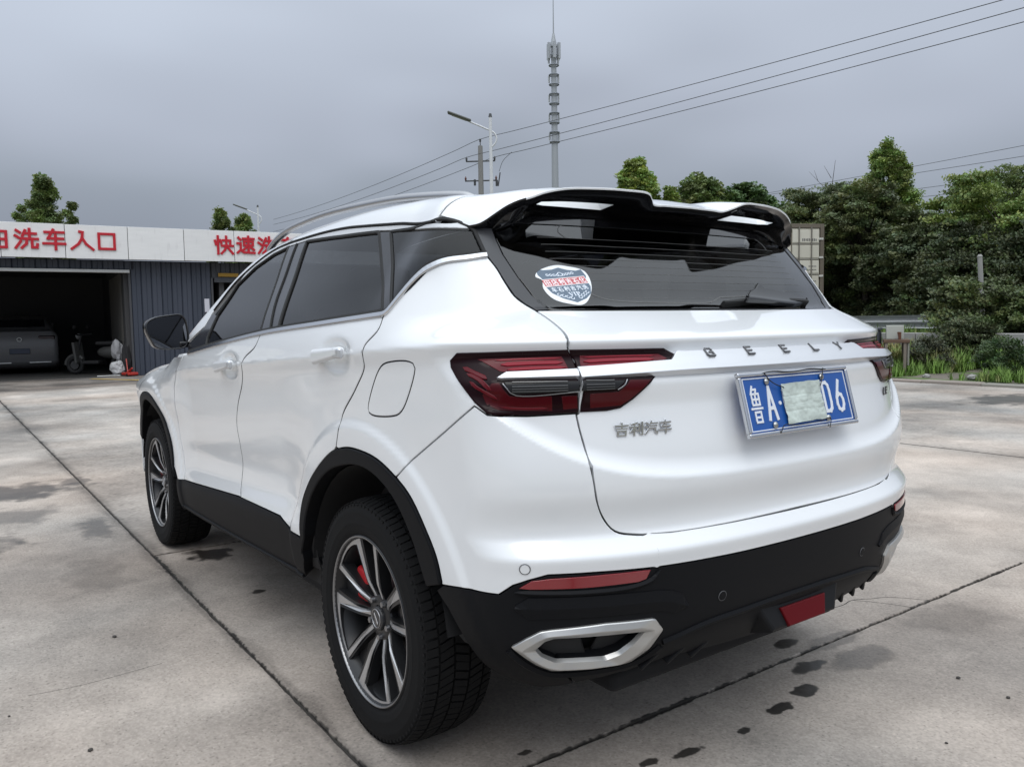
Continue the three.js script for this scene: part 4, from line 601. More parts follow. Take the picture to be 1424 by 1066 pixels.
function lamp(side) {
  const G = g => side < 0 ? g : mirrored(g), n = side < 0 ? 'left' : 'right', lamps = [];
  const L = part('tail_lamp', G(panel(outer, 'corner', { off: .006, depth: .02, gap: .002, bevel: .004 })), HOUSE, car), I = part('tail_lamp', G(panel(inner, 'rear', { off: .006, depth: .02, gap: .002, bevel: .004 })), HOUSE, car);
  const lens = (pts, ch, m, p, off = .0075, nm = 'red_lens') => part(nm, G(panel(pts, ch, { off, depth: .003, gap: .001, bevel: .001 })), m, p);
  lens(O.redA, 'corner', RED2, L); lens(O.redB, 'rear', RED2, I); lens(O.redC, 'corner', DRED, L); lens(O.redD, 'corner', DRED, L); lens(O.redE, 'rear', DRED, I);
  // lit-looking light guides under the smoked cover: three bars in each upper field, slanting bars at the outer end
  const bars = (pts, ch, p, rows) => { const [a, b, c, d] = pts; for (const [t, w] of rows) { const P = (u, v) => a.map((_, k) => mix(mix(a[k], b[k], u), mix(d[k], c[k], u), v)); part('light_guide', G(strip([P(.04, t), P(.3, t), P(.6, t), P(.96, t)], { w, h: .0015, off: .0085, taper: true })), RED, p); } };
  bars([O.redA[1], O.redA[2], O.redA[3], O.redA[4]], 'corner', L, [[.2, .006], [.5, .011], [.84, .009]]); bars([O.redB[0], O.redB[1], O.redB[3], O.redB[4]], 'rear', I, [[.2, .006], [.5, .011], [.84, .009]]);
  for (const k of [0, 1, 2]) { const d = k * .0185; part('light_guide', G(strip([[-.845 + d * .4, 1.084 - d, 1.805 + d * .5], [-.826 + d * .4, 1.066 - d, 1.836 + d * .5], [-.812 + d * .4, 1.052 - d, 1.856 + d * .5]], { w: .010 - k * .0015, h: .0015, off: .008, taper: true })), RED2, L); }
  part('light_guide', G(strip([[-.80, .995, 1.88], [-.75, .991, 1.91], [-.705, .991, 1.935]], { w: .006, h: .0012, off: .0085, taper: true })), RED2, L);
  // reversing lamp: clear cover over a ribbed bright reflector
  const cl0 = [O.clear[0], gapAt(1.048), gapAt(1.027), O.clear[5], O.clear[6]], cl1 = [gapAt(1.048), O.clear[2], O.clear[3], gapAt(1.027)];
  const RV = mat(.1, .1, .1, .2, .2), RV2 = mat(.02, .02, .021, .12, 0, { specularIntensity: .5 });
  lens(cl0, 'corner', RV2, L, .0085, 'reversing_lamp'); lens(cl1, 'rear', RV2, I, .0085, 'reversing_lamp');
  for (const t of [.15, .4, .62, .85]) { const y = 1.0475 - t * .02; part('lamp_rib', G(strip([[-.772, y, 1.892], [-.72, y, 1.925], [-.665, y, 1.955]], { w: .0025, h: .0012, off: .0095 })), RV, L); part('lamp_rib', G(strip([[-.625, y, 1.97], [-.58, y, 1.99], [-.562, y, 1.996]], { w: .0022, h: .0012, off: .0095 })), RV, I); }
  part('lamp_rim', G(strip([...cl0.slice(2), O.clear[6]], { w: .0022, h: .001, off: .0095 })), SATIN, L);
  part('lamp_rim', G(strip([[-.555, 1.028, 1.998], [-.54, 1.036, 2.003], [-.531, 1.045, 2.006]], { w: .0022, h: .001, off: .0095 })), SATIN, I);
}
lamp(-1); lamp(1);
// bright bar across the tailgate, running out over the lamps
const barTop = y => y, barRaise = (a, b) => .009 + .013 * sstep(.78, .3, Math.abs(a)) + .01 * sstep(1.05, 1.066, b) - .006 * sstep(1.085, 1.105, b);
const barTopY = x => { const a = Math.abs(x); return a > .40 ? mix(1.0695, 1.068, (a - .40) / .28) : a > .352 ? mix(1.104, 1.0705, (a - .352) / .048) : 1.104 + .002 * (1 - a / .352); };
const barPts = [];
for (const x of [-.634, -.55, -.40, -.352, -.28, -.1, 0, .1, .28, .352, .40, .55, .634]) barPts.push([x, barTopY(x)]);
const barBot = [.634, .466, .3, .1, 0, -.1, -.3, -.466, -.634].map(x => [x, 1.0505]);
const BAR = part('trim_bar', panel(on('rear', ...barPts, ...barBot), 'rear', { raise: barRaise, depth: .03, res: .01, gap: .001 }), SILVERBAR, car);
both('trim_bar_end', panel([gapAt(1.069), gapAt(1.0505), [-.79, 1.0505, 1.878], [-.802, 1.0525, 1.87], [-.782, 1.066, 1.883]], 'corner', { raise: () => .016, depth: .03, res: .008, gap: .0015 }), SILVERBAR);
for (const [n, x] of [['G', -.276], ['E', -.136], ['E', .004], ['L', .136], ['Y', .262]]) { const p = lift('rear', x, 1.083), g = grad(...p), q = glyph(n, .034, .03, .0046, .003); q.rotateX(-Math.asin(g[1]) - .1); q.rotateY(Math.atan2(g[0], g[2])); { const h = barRaise(x, 1.081) + .0008; q.translate(p[0] + g[0] * h, 1.081 + g[1] * h, p[2] + g[2] * h); } part('letter', q, mat(.12, .12, .125, .3, .6), BAR); }
// badge
{ const B = sub('badge', car); ['luck', 'gain', 'steam', 'vehicle'].forEach((n, i) => { const x = -.5515 + i * .0375, p = lift('rear', x, .936), g = grad(...p), q = glyph(n, .035, .03, .0056, .006, .0016); q.rotateY(Math.atan2(g[0], g[2])); q.translate(p[0] + g[0] * .001, .936, p[2] + g[2] * .001); part('character', q, CHROME, B); });
  const B2 = sub('badge', car); [['L', .555], ['E', .585]].forEach(([n, x]) => { const p = lift('rear', x, .955), g = grad(...p), q = glyph(n, .022, .024, .005, .004, .001); q.rotateY(Math.atan2(g[0], g[2])); q.translate(p[0] + g[0] * .001, .955, p[2] + g[2] * .001); part('character', q, mat(.15, .15, .16, .25, .9), B2); }); }
// plate: frame, blue sheet, raised white characters, bolts, the paper tied over its middle
{
  const P = sub('number_plate', car, [0, .9715, 2.098]); P.rotation.x = -Math.atan2(.04, .1477);
  part('plate_frame', [box(.462, .011, .014, 0, .0755, .001, .004), box(.462, .011, .014, 0, -.0755, .001, .004), box(.011, .14, .014, -.2255, 0, .001, .004), box(.011, .14, .014, .2255, 0, .001, .004)], CHROME, P);
  part('plate_sheet', box(.442, .142, .005, 0, 0, -.001, .002), mat(.011, .085, .34, .35), P);
  const W = mat(.72, .75, .8, .45);
  part('plate_line', [box(.43, .0028, .002, 0, .0655, .002), box(.43, .0028, .002, 0, -.0655, .002), box(.0028, .1282, .002, -.2136, 0, .002), box(.0028, .1282, .002, .2136, 0, .002)], W, P);
  for (const [n, x, w, k] of [['province', -.178, .045, .0058], ['A', -.121, .045, .0095], ['O', -.052, .045, .0095], ['O', .005, .045, .0095], ['O', .062, .045, .0095], ['D', .118, .045, .0095], ['six', .174, .045, .0095]]) part('character', glyph(n, w, n === 'province' ? .092 : .091, k, .0025, .0008).translate(x, 0, .0012), W, P);
  part('character', cyl(.005, .005, [-.085, -.002, .001], [-.085, -.002, .0035], 12), W, P);
  const pg = new THREE.PlaneGeometry(.164, .104, 60, 40), pp = pg.attributes.position; for (let i = 0; i < pp.count; i++) { const x = pp.getX(i), y = pp.getY(i); pp.setZ(i, .008 + (fbm(x * 30, y * 50, 601, 3) - .5) * .005 + (fbm(x * 110 + y * 60, y * 120, 603, 3) - .5) * .0028 - .0012 * [.018, -.004, -.02].reduce((s, q) => s + Math.exp(-(((y - q - (fbm(x * 30, q, 602, 2) - .5) * .006) / .0018) ** 2)), 0)); pp.setXY(i, x + (fbm(y * 30, x, 604, 2) - .5) * .004, y + (fbm(x * 30, y, 605, 2) - .5) * .004 + x * .03); } pg.computeVertexNormals(); pg.translate(.008, -.006, 0);
  const ptex = dataTex(256, 256, (i, j, o) => { const n = fbm(i / 60, j / 60, 611, 4); let l = 196 + (n - .5) * 60; for (const [y, a] of [[112, .5], [138, .35], [160, .4], [84, .25]]) { const q = Math.abs(j - y - (fbm(i / 50, y, 612, 3) - .5) * 14); l -= 60 * a * (1 - sstep(0, 3, q)); } o[0] = l * .95; o[1] = l * 1.0; o[2] = l * .965; });
  part('paper_cover', pg, new THREE.MeshStandardMaterial({ map: ptex, roughness: .8, side: THREE.DoubleSide }), P, 'crumpled pale paper tied over the middle of the plate');
  const bolt = mat(.45, .45, .43, .3, 1);
  const bolts = [[-.125, .055], [.108, .055], [-.125, -.056], [.1, -.056]];
  for (const [x, y] of bolts) part('bolt', new THREE.SphereGeometry(.0085, 14, 10).scale(1, 1, .7).translate(x, y, .005), bolt, P);
  const tie = mat(.01, .01, .01, .6);
  part('cord', [tube([[-.13, .078, .008], [-.122, .06, .011], [-.1, .045, .012], [-.075, .036, .014], [-.07, .034, .012]], .0014, 24, 6), tube([[.12, .078, .008], [.105, .06, .012], [.09, .04, .014], [.083, .03, .013]], .0014, 18, 6), tube([[-.115, -.078, .009], [-.1, -.06, .012], [-.05, -.064, .012], [.05, -.062, .013], [.1, -.058, .012], [.09, -.082, .01]], .0012, 34, 6), tube([[-.15, .075, .006], [-.1, .079, .009], [-.02, .074, .011], [.06, .078, .01], [.13, .074, .008]], .0016, 26, 6)], tie, P);
}
// lower trims: reflectors, pipe trims, fog lamp, parking sensors
const REFL = mat(.22, .006, .012, .2, 0, { clearcoat: 1, clearcoatRoughness: .05 });
both('reflector', panel(O.refl, 'corner', { off: .004, depth: .02 }), REFL);
{
  const resample = (l, n) => { const cen = l.reduce((s, p) => s.map((v, k) => v + p[k] / l.length), [0, 0, 0]), m = p => [(p[0] - cen[0]) / .16, (p[1] - cen[1]) / .06], pts = []; l.forEach((p, i) => { const q = l[(i + 1) % l.length]; for (let k = 0; k < 60; k++) pts.push(p.map((v, c) => mix(v, q[c], k / 60))); }); const ang = pts.map(p => { const [a, b] = m(p); return Math.atan2(b, a); }), o = []; for (let i = 0; i < n; i++) { const t = -Math.PI + (i + .5) / n * Math.PI * 2; let best = 0, bd = 9; ang.forEach((a, k) => { const d = Math.abs(Math.atan2(Math.sin(a - t), Math.cos(a - t))); if (d < bd) bd = d, best = k; }); o.push(pts[best]); } return o; };
  const N = 120, A = resample(O.exO, N), B = resample(O.exI, N), rings = [];
  const ring = (t, h) => rings.push(A.map((p, i) => { const q = p.map((v, k) => mix(v, B[i][k], t)), s = lift('corner', ...to2('corner', q)) || q, g = grad(...s); return s.map((v, k) => v + g[k] * h); }));
  ring(0, -.012); ring(0, .006); ring(.05, .008); ring(.42, .014); ring(.5, .0135); ring(.92, .003); ring(1, -.008);
  const pos = [], idx = []; for (let k = 0; k < rings.length - 1; k++) for (let i = 0; i < N; i++) { const j = (i + 1) % N; const a = rings[k][i], b = rings[k][j], c = rings[k + 1][j], d = rings[k + 1][i]; pos.push(...a, ...b, ...c, ...a, ...c, ...d); }
  const g = new THREE.BufferGeometry(); g.setAttribute('position', new THREE.Float32BufferAttribute(pos, 3)); g.setAttribute('uv', new THREE.Float32BufferAttribute(new Float32Array(pos.length / 3 * 2), 2));
  // smooth along the ring, creased across it
  { const nn = new Float32Array(pos.length), nrm = (k, i) => { const a = V(...rings[k][(i + N - 1) % N]), b = V(...rings[k][(i + 1) % N]), c = V(...rings[k][i]), d = V(...rings[k + 1][i]); return b.sub(a).cross(d.sub(c)).normalize(); }; let o = 0; for (let k = 0; k < rings.length - 1; k++) for (let i = 0; i < N; i++) { const j = (i + 1) % N, n0 = nrm(k, i), n1 = nrm(k, j); for (const n of [n0, n1, n1, n0, n1, n0]) { nn[o++] = n.x; nn[o++] = n.y; nn[o++] = n.z; } } g.setAttribute('normal', new THREE.BufferAttribute(nn, 3)); }
  const [l, r] = both('exhaust_trim', g, mat(.56, .555, .54, .36, .85));
  const hole = panel(O.exI, 'corner', { off: -.055, depth: .002, gap: -.035 }); part('opening_shade_sheet', hole, DARK, l); part('opening_shade_sheet', mirrored(hole), DARK, r);  // dark sheet behind each trim stands in for the shade inside the opening
}
{
  const F2 = part('fog_lamp', new THREE.ExtrudeGeometry(new THREE.Shape([[-.094, .02], [-.076, -.026], [.076, -.026], [.094, .02]].map(p => new THREE.Vector2(...p))), { depth: .006, bevelEnabled: true, bevelSize: .003, bevelThickness: .003, bevelSegments: 2 }).rotateX(-.3).translate(.02, .412, 2.101), mat(.1, .003, .006, .4, 0, { specularIntensity: .3 }), car);
  const rr2 = []; for (let k = 0; k < 14; k++) rr2.push(box(.005, .04, .006, -.074 + k * .0114, -.002, .0125)); part('lens_rib', rr2.map(g => g.index ? g.toNonIndexed() : g.rotateX(-.3).translate(.02, .415, 2.09)), mat(.05, .002, .004, .4), F2);
}
for (const [x, y, m] of [[-.784, .639, PAINT], [.784, .639, PAINT], [-.301, .515, PLASTIC], [.301, .515, PLASTIC]]) {
  const p = Math.abs(x) > .5 ? lift('corner', ...to2('corner', [-Math.abs(x), y, 1.949])) : lift('rear', x, y); if (x > .5) p[0] *= -1; const g = grad(...p), q = new THREE.Quaternion().setFromUnitVectors(V(0, 0, 1), V(...g));
  const s = part('parking_sensor', new THREE.CylinderGeometry(.0105, .0105, .004, 24).rotateX(Math.PI / 2).applyQuaternion(q).translate(p[0] + g[0] * .0005, p[1] + g[1] * .0005, p[2] + g[2] * .0005), m, car);
  part('sensor_ring', new THREE.TorusGeometry(.0122, .0009, 6, 28).applyQuaternion(q).translate(p[0] + g[0] * .0008, p[1] + g[1] * .0008, p[2] + g[2] * .0008), mat(.12, .12, .125, .5), s);
}
// sticker on the screen
{
  const cv = document.createElement('canvas'); cv.width = 512; cv.height = 512; const x = cv.getContext('2d');
  const sh = k => { x.beginPath(); const P = [[.5, .02], [.66, .08], [.84, .1], [.97, .06], [1, .24], [.96, .34], [.97, .55], [.9, .74], [.74, .88], [.5, .99], [.26, .88], [.1, .74], [.03, .55], [.04, .34], [0, .24], [.03, .06], [.16, .1], [.34, .08]]; P.forEach(([a, b], i) => { const u = 256 + (a - .5) * 512 * k, v = 256 + (b - .5) * 512 * k; i ? x.lineTo(u, v) : x.moveTo(u, v); }); x.closePath(); x.fill(); };
  x.fillStyle = '#e8eaec'; x.fillRect(0, 0, 512, 512); x.fillStyle = '#1b4460'; sh(.9); x.translate(256, 256); x.rotate(-.13); x.translate(-256, -256);
  x.fillStyle = '#e9e4e2'; x.fillRect(34, 166, 444, 98); x.fillStyle = '#b8232c'; x.fillRect(42, 174, 428, 82);
  const ink = (n, px, py, w, h, k, c) => { x.strokeStyle = c; x.lineWidth = k; x.lineCap = 'round'; for (const l of GLYPH[n]) { x.beginPath(); l.forEach(([a, b], i) => { const u = px + a * w / 10, v = py + h - b * h / 10; i ? x.lineTo(u, v) : x.moveTo(u, v); }); x.stroke(); } };
  ['field', 'shop', 'gain', 'luck', 'stone', 'change'].forEach((n, i) => ink(n, 52 + i * 70, 180, 60, 70, 8, '#f2eeee'));
  ['vehicle', 'stone', 'gain', 'luck', 'steam', 'wash'].forEach((n, i) => ink(n, 72 + i * 62, 276, 52, 58, 6.5, '#e6ebf2'));
  x.fillStyle = '#dfe6f0'; x.font = 'bold 66px serif'; x.textAlign = 'center'; x.fillText('VIP', 262, 398);
  x.strokeStyle = '#dfe6f0'; x.lineWidth = 7; for (const s of [-1, 1]) for (let k = 0; k < 4; k++) { x.beginPath(); x.arc(256 + s * (40 + k * 34), 420 - k * 18, 15, 0, 5); x.stroke(); x.beginPath(); x.arc(256 + s * (30 + k * 32), 128 - k * 4, 11, 0, 5.5); x.stroke(); } x.beginPath(); x.arc(256, 120, 22, 0, 6.3); x.stroke();
  const tex = new THREE.CanvasTexture(cv); tex.colorSpace = THREE.SRGBColorSpace; tex.flipY = true;
  const pts = smoothLine(O.sticker, true, .008), p2 = pts.map(p => to2('rear', p)), bb = [Math.min(...p2.map(p => p[0])), Math.min(...p2.map(p => p[1])), Math.max(...p2.map(p => p[0])), Math.max(...p2.map(p => p[1]))];
  part('window_sticker', panel(pts, 'rear', { off: -.003, depth: .001, gap: 0, bevel: .0003, res: .008, uvBox: bb }), new THREE.MeshPhysicalMaterial({ map: tex, roughness: .25, clearcoat: 1, clearcoatRoughness: .03, side: THREE.DoubleSide }), SCREEN, 'dark blue shield sticker with a white rim');
}
// wiper
{
  const hgt = (a, b) => .006 + .03 * (1 - sstep(.05, .40, a)) * sstep(1.213, 1.226, b) + .012 * sstep(1.216, 1.235, b);
  const W = part('wiper', panel(O.wiper.map(([x, y, z]) => [x, y, z]), 'rear', { off: .012, depth: .018, res: .008, bevel: .005, raise: (a, b) => .022 * (1 - sstep(.03, .4, a)) }), BLACKGLOSS, car);
  part('wiper_blade', strip(on('rear', [.0, 1.222], [.15, 1.231], [.3, 1.232], [.44, 1.229]), { w: .014, h: .01, off: .004 }), RUBBER, W);
}
both('fuel_flap', panel(smoothLine(O.fuel, true), 'side', { off: .0012, depth: .006, gap: .002, bevel: .002 }), PAINT)[1].removeFromParent();
part('flap_gap', strip(smoothLine(O.fuel, true), { w: .0042, h: .0004, off: 0, closed: true, smooth: false }), DARK, car);
// door handles
for (const [z, y] of [[1.155, 1.098], [.12, 1.03]]) {
  const P = onSide(z, y), g = new RoundedBoxGeometry(.024, .038, .205, 5, .0118), p = g.attributes.position;
  for (let i = 0; i < p.count; i++) { const t = p.getZ(i) / .1; p.setX(i, p.getX(i) - .014 * (1 - t ** 4)); p.setY(i, p.getY(i) * (1 - .25 * t) + .004 * t); }
  g.computeVertexNormals(); const q = g; q.rotateX(-.06); q.translate(-.898, y + .002, z);
  const [l, r] = both('door_handle', q, PAINT);
  const cap = box(.017, .031, .05, -.906, y + .008, z + .085, .008); part('handle_cap', cap, SILVERBAR, l); part('handle_cap', mirrored(cap), SILVERBAR, r);
}
// sills and wheel arch trims
const SILLP = [[-.88, .445, -.80], O.sill[0], O.sill[1], O.sill[2], O.sill[3], O.sill[4], O.arch[0], [-.87, .42, .85], [-.851, .35, .80], [-.84, .325, .6], [-.84, .31, 0], [-.84, .297, -.75], [-.86, .33, -.80]];
both('sill', panel(SILLP, 'side', { off: .004, depth: .04 }), PLASTIC);
both('sill_edge', strip([[-.85, .352, .79], [-.85, .345, .4], [-.85, .333, 0], [-.85, .32, -.75]], { w: .012, h: .008, off: .004 }), PLASTIC);
const ARCH = [...archS, ...rev(archInS), [-.872, .43, .84]];
both('wheel_arch_trim', panel(ARCH, 'side', { off: .007, depth: .05, bevel: .004 }), PLASTIC);
both('wheel_arch_trim', panel(fz(ARCH), 'side', { off: .007, depth: .05, bevel: .004 }), PLASTIC);
// roof rails
const RAIL = [[-.57, 1.515, 1.47], [-.57, 1.54, 1.41], [-.57, 1.551, 1.35], [-.57, 1.569, 1.2], [-.57, 1.588, .993], [-.57, 1.601, .706], [-.57, 1.607, .435], [-.57, 1.602, .229], [-.57, 1.583, -.03], [-.575, 1.55, -.16], [-.58, 1.52, -.22]];
both('roof_rail', [tube(RAIL, .014, 80, 8).scale(1, 1, 1)], SATIN);
// spoiler
{
  const E = [[0, 1.512, 1.727], [.1, 1.511, 1.725], [.146, 1.511, 1.722], [.172, 1.52, 1.74], [.203, 1.533, 1.757], [.28, 1.537, 1.75], [.36, 1.537, 1.735], [.45, 1.534, 1.707], [.51, 1.522, 1.688], [.545, 1.509, 1.674], [.575, 1.499, 1.656], [.60, 1.486, 1.642], [.622, 1.468, 1.622], [.655, 1.443, 1.598], [.672, 1.438, 1.572]];
  const ec = new THREE.CatmullRomCurve3(E.map(p => V(...p)), false, 'centripetal'), N = 72, S = [];
  for (let i = -N; i <= N; i++) {
    const s = Math.sign(i) || 1, e = ec.getPointAt(Math.abs(i) / N), a = e.x;
    const rx = a * 1.045, rz = 1.482, tp = lift('top', rx, -rz), ry = tp ? Math.max(1.463, tp[1]) : 1.463;
    const ear = sstep(.47, .56, a), gy = mix(1.475, 1.428, ear), gx = mix(a, Math.min(.604, a + .05), ear), gl = lift('rear', gx, gy);
    const under = [];
    const iy = mix(1.497, e.y - .03, ear), iz = mix(1.60, e.z - .03, ear);
    S.push({ s, e, R: [rx, ry + .001, rz], M: [mix(rx, a, .5), mix(ry, e.y, .45) + (.006 + .004 * (1 - a / .62)) * sstep(.672, .6, a), mix(rz, e.z, .5)], E: [a, e.y, e.z], E2: [a, e.y - .0015, e.z + .0008], L: [a * .999, e.y - .0055, e.z - .0005], U1: [a * .985, e.y - .017, e.z - .018], U2: [mix(a * .97, gx, ear * .5), iy, iz], U3: [mix(a * .965, gx, .6), mix(iy, gy, .5) + .0, mix(iz, gl[2], .45) - .022 * (1 - ear)], G: [gx, gy, gl[2] + .002] });
  }
  const grid = (keys, sub2) => S.map(q => { const c = new THREE.CatmullRomCurve3(keys.map(k => V(...q[k])), false, 'centripetal'), n = (keys.length - 1) * sub2; return Array.from({ length: n + 1 }, (_, i) => { const p = c.getPoint(i / n); return [p.x * q.s, p.y, p.z]; }); });
  const holed = i => { const a = S[i].e.x; return a > .25 && a < .505; };
  const sheet = (rows, k0 = -1, k1 = -1) => {
    const pos = rows.flat(2), idx = [], w = rows[0].length;
    for (let i = 0; i < rows.length - 1; i++) for (let k = 0; k < w - 1; k++) { if (k >= k0 && k < k1 && holed(i) && holed(i + 1)) continue; const a = i * w + k, b = a + w, c = b + 1, d = a + 1; idx.push(a, d, b, b, d, c); }
    const g = new THREE.BufferGeometry(); g.setAttribute('position', new THREE.Float32BufferAttribute(pos, 3)); g.setAttribute('uv', new THREE.Float32BufferAttribute(new Float32Array(pos.length / 3 * 2), 2)); g.setIndex(idx); g.computeVertexNormals(); return g;
  };
  const TOP = grid(['R', 'M', 'E'], 8), LIP = grid(['E', 'E2', 'L'], 3), UND = grid(['L', 'U1', 'U2', 'U3', 'G'], 8);
  const SP = part('spoiler', [sheet(TOP, 7, 11), sheet(LIP.filter((_, i) => S[i].e.x < .56))], PAINT, car, 'white topped spoiler with a black underside');
  part('spoiler_underside', [sheet(UND, 12, 15), sheet(LIP.slice(0, LIP.findIndex((_, i) => S[i].e.x < .56) + 1)), sheet(LIP.slice(LIP.length - 1 - LIP.findIndex((_, i) => S[i].e.x < .56)))], BLACKGLOSS, SP);
  // the two air slots run right through the wing; their walls are painted
  for (const s of [-1, 1]) {
    const ids = S.map((q, i) => i).filter(i => holed(i) && S[i].s === s), pos = [], quad = (a, b, c, d) => pos.push(...a, ...b, ...c, ...a, ...c, ...d);
    for (let m = 0; m < ids.length - 1; m++) { const i = ids[m], j = ids[m + 1]; quad(TOP[i][7], TOP[j][7], UND[j][15], UND[i][15]); quad(TOP[i][11], TOP[j][11], UND[j][12], UND[i][12]); }
    for (const i of [ids[0], ids[ids.length - 1]]) quad(TOP[i][7], TOP[i][11], UND[i][12], UND[i][15]);
    const g = new THREE.BufferGeometry(); g.setAttribute('position', new THREE.Float32BufferAttribute(pos, 3)); g.computeVertexNormals(); g.setAttribute('uv', new THREE.Float32BufferAttribute(new Float32Array(pos.length / 3 * 2), 2)); part('spoiler_slot', g, PAINT, SP, 'white walled air slot through the spoiler');
  }
  part('brake_light', box(.24, .008, .012, 0, 1.5, 1.70, .003), mat(.05, .004, .006, .15), SP);
}
part('aerial_base', new THREE.SphereGeometry(.05, 18, 12).scale(.8, .6, 1.6).translate(0, 1.575, 1.3), BLACKGLOSS, car);
// mirrors
{
  const out = [[200, 455], [203, 447], [214, 441], [235, 437.5], [252, 437], [258, 443], [261, 455], [262, 470], [258, 482], [250, 485], [215, 483.5], [207, 473]].map(([u, v]) => V(-1.03 + (u - 200) * .0031, 1.245 - (v - 437) * .00335, 0));
  const c = new THREE.CatmullRomCurve3(out, true, 'centripetal').getSpacedPoints(64).slice(0, 64), cen = V(-.935, 1.165, 0);
  const loft = (rings, capEnd = true) => { const pos = [], idx = [], n = c.length; rings.forEach(([k, z, dx = 0]) => c.forEach(p => pos.push(cen.x + (p.x - cen.x) * k + dx, cen.y + (p.y - cen.y) * k, z))); for (let r = 0; r < rings.length - 1; r++) for (let i = 0; i < n; i++) { const j = (i + 1) % n, a = r * n + i, b = r * n + j; idx.push(a, b, a + n, b, b + n, a + n); } const L = rings[rings.length - 1], ci = pos.length / 3; if (capEnd) { pos.push(cen.x + (L[2] || 0), cen.y, L[1]); for (let i = 0; i < n; i++) idx.push((rings.length - 1) * n + i, (rings.length - 1) * n + (i + 1) % n, ci); } const g = new THREE.BufferGeometry(); g.setAttribute('position', new THREE.Float32BufferAttribute(pos, 3)); g.setIndex(idx); g.computeVertexNormals(); g.setAttribute('uv', new THREE.Float32BufferAttribute(new Float32Array(pos.length / 3 * 2), 2)); return g; };
  const z0 = -.63;
  const [l, r] = both('wing_mirror', loft([[.96, z0], [1, z0 - .006], [1, z0 - .03], [.97, z0 - .07], [.88, z0 - .105, .01], [.7, z0 - .13, .02], [.4, z0 - .142, .03]]), mat(.012, .012, .014, .12));
  const bez = loft([[.985, z0 - .004], [.985, z0 + .004], [.93, z0 + .004], [.90, z0 - .008]], false), gl = loft([[.905, z0 - .006], [.5, z0 - .006]]);
  for (const [m, f] of [[l, g => g], [r, mirrored]]) { part('mirror_bezel', f(bez), PILLAR, m); part('mirror_glass', f(gl), mat(.16, .165, .18, .04, 1), m); part('mirror_arm', f(box(.11, .03, .06, -.83, 1.105, z0 - .03, .012).toNonIndexed()), PILLAR, m); }
}
